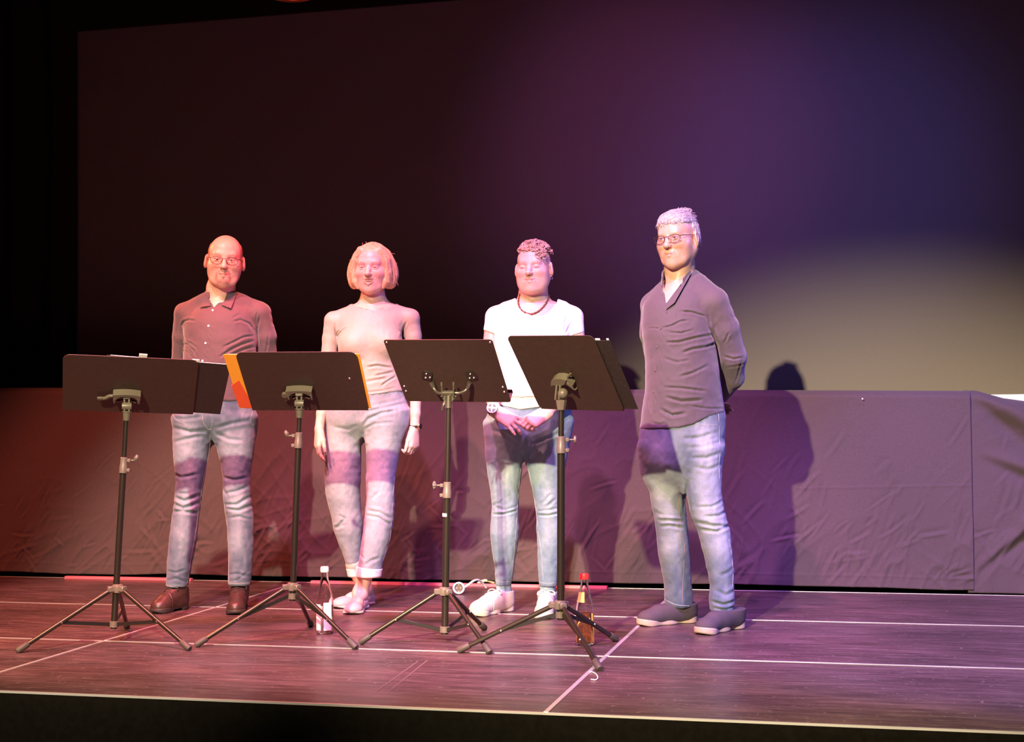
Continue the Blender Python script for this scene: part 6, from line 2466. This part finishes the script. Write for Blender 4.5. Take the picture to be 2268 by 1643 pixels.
    A = Field((w(1480, 920)[0], .02, w(1500, 940)[2]), (w(1650, 850)[0], .34, w(1600, 840)[2]), .003)
    A.chain([w(1612, 860, .11), w(1592, 886, .165)], [.030, .026], .01)
    A.chain([w(1490, 845, .16), w(1540, 890, .19)], [.032, .026], .01)
    hand(A, w(1592, 886, .165), (-1, .2, -.35), (0, -1, 0), np.array([0, .2, 1.]), [(12, 30, 22)] * 4)
    hand(A, w(1545, 892, .195), (1, .25, -.3), (0, -1, 0), np.array([0, .2, 1.]), [(15, 40, 30)] * 4)
    ps.append(A.mesh())
    ps.append(core_body(P, pelvis, [la, lb], torso, sh + arms, None))
    V, Fc = join_pieces(ps)
    C = face_colors(H, V, (.47, .285, .205), (.46, .20, .16), (.42, .34, .29), .35)
    bo = np_mesh('body', V, Fc, MT['skin'], S, C)
    eyes(P, H, bo, (.14, .14, .14))
    glasses(P, H, S, .0258, .0185, z=-.004)
    # short grey hair
    G = Field(H.c - .15, H.c + np.array([.15, .16, .17]), .003)
    Q = Head(G, H.c, H.s, H.R, H.wd)
    Q.ell((0, .024, .034), (.0800, .103, .089))
    Q.ell((0, .045, -.015), (.078, .072, .062), .03)
    Q.ell((0, -.030, .068), (.066, .055, .043), .02)
    Xg, Yg, Zg = G.ax[0][:, None, None], G.ax[1][None, :, None], G.ax[2][None, None, :]
    qd = [(Xg - H.c[0]), (Yg - H.c[1]), (Zg - H.c[2])]
    loc = [sum(qd[j] * H.R[j, i] for j in range(3)) / H.s for i in range(3)]
    ax = np.abs(loc[0])
    side = np.maximum(-(loc[1] - (-.008 + .35 * np.maximum(loc[2] - .02, 0))), -.060 - loc[2])
    side = np.maximum(side, -(loc[2] - .012 - 1.2 * np.maximum(.022 - loc[1], -1)))
    topr = np.maximum((.056 + .12 * np.maximum(ax - .030, 0) + .006 * np.sin(loc[0] * 190) + .004 * np.sin(loc[0] * 420 + 1)) - loc[2], -9)
    G.D = np.maximum(G.D, np.minimum(topr, np.where(loc[1] > -.03, side, 1)))
    for sx in (-1, 1):
        Q.ell((sx * .088, .014, -.010), (.020, .024, .036), .004, 's')
    hv = G.mesh()
    N = normals(*hv)
    LS = LockSet()
    r = np.random.default_rng(22)
    lv = H.inv(hv[0])
    ln = N @ H.R
    idx = np.where(np.sum((lv - np.array([0, .024, .036])) * ln, 1) > .02)[0]
    for i in r.choice(idx, 2100):
        p, n_ = hv[0][i], N[i]
        q = lv[i]
        if q[2] > .055:
            fl = np.array([-.5 + r.normal() * .35, -.75 + r.normal() * .3, -.1])
        else:
            fl = np.array([0 + r.normal() * .15, .35 + r.normal() * .2, -.9])
        if q[1] > .07:
            fl = np.array([r.normal() * .2, .3, -.8])
        f = H.R @ fl
        f = unit(f - n_ * np.dot(f, n_))
        L = r.uniform(.016, .034)
        lift = r.uniform(.05, .22) + (.12 if q[2] > .10 else 0)
        pts = [p - f * .006 + f * L * t + n_ * (L * lift * t - .012 * t * t) for t in np.linspace(0, 1, 7)]
        LS.lock(pts, r.uniform(.0006, .0013), 4)
    for i in range(60):          # forelock ends falling on the forehead
        x = r.uniform(-.055, .055)
        z0 = .062 + .010 * r.normal() * .5
        y0 = -.030 - .055 * math.sqrt(max(.05, 1 - (x / .066) ** 2)) * .98
        sw = r.uniform(-.014, .004)
        pts = [H.P((x + sw * t, y0 + .004 - .004 * math.sin(2 * t), z0 + .010 - r.uniform(.018, .026) * t)) for t in np.linspace(0, 1, 6)]
        LS.cluster(pts, .003, 3, .0008, r)
    for i in range(40):          # unruly tuft at the crown
        q = np.array([r.uniform(-.01, .05), r.uniform(.04, .10), .0])
        e = 1 - (q[0] / .080) ** 2 - ((q[1] - .024) / .102) ** 2
        q[2] = .036 + .094 * math.sqrt(max(e, .05))
        d = unit(np.array([.5 + r.normal() * .3, .7 + r.normal() * .3, .5]))
        pts = [H.P(q + d * .020 * t + np.array([0, 0, -.008]) * t * t) for t in np.linspace(-.4, 1, 7)]
        LS.cluster(pts, .003, 5, .0007, r)
    hair_object(P, [hv], LS, (.30, .275, .265), S, (.46, .43, .42), 10)
    return P


man_goatee()
woman_blonde()
woman_white()
man_grey()
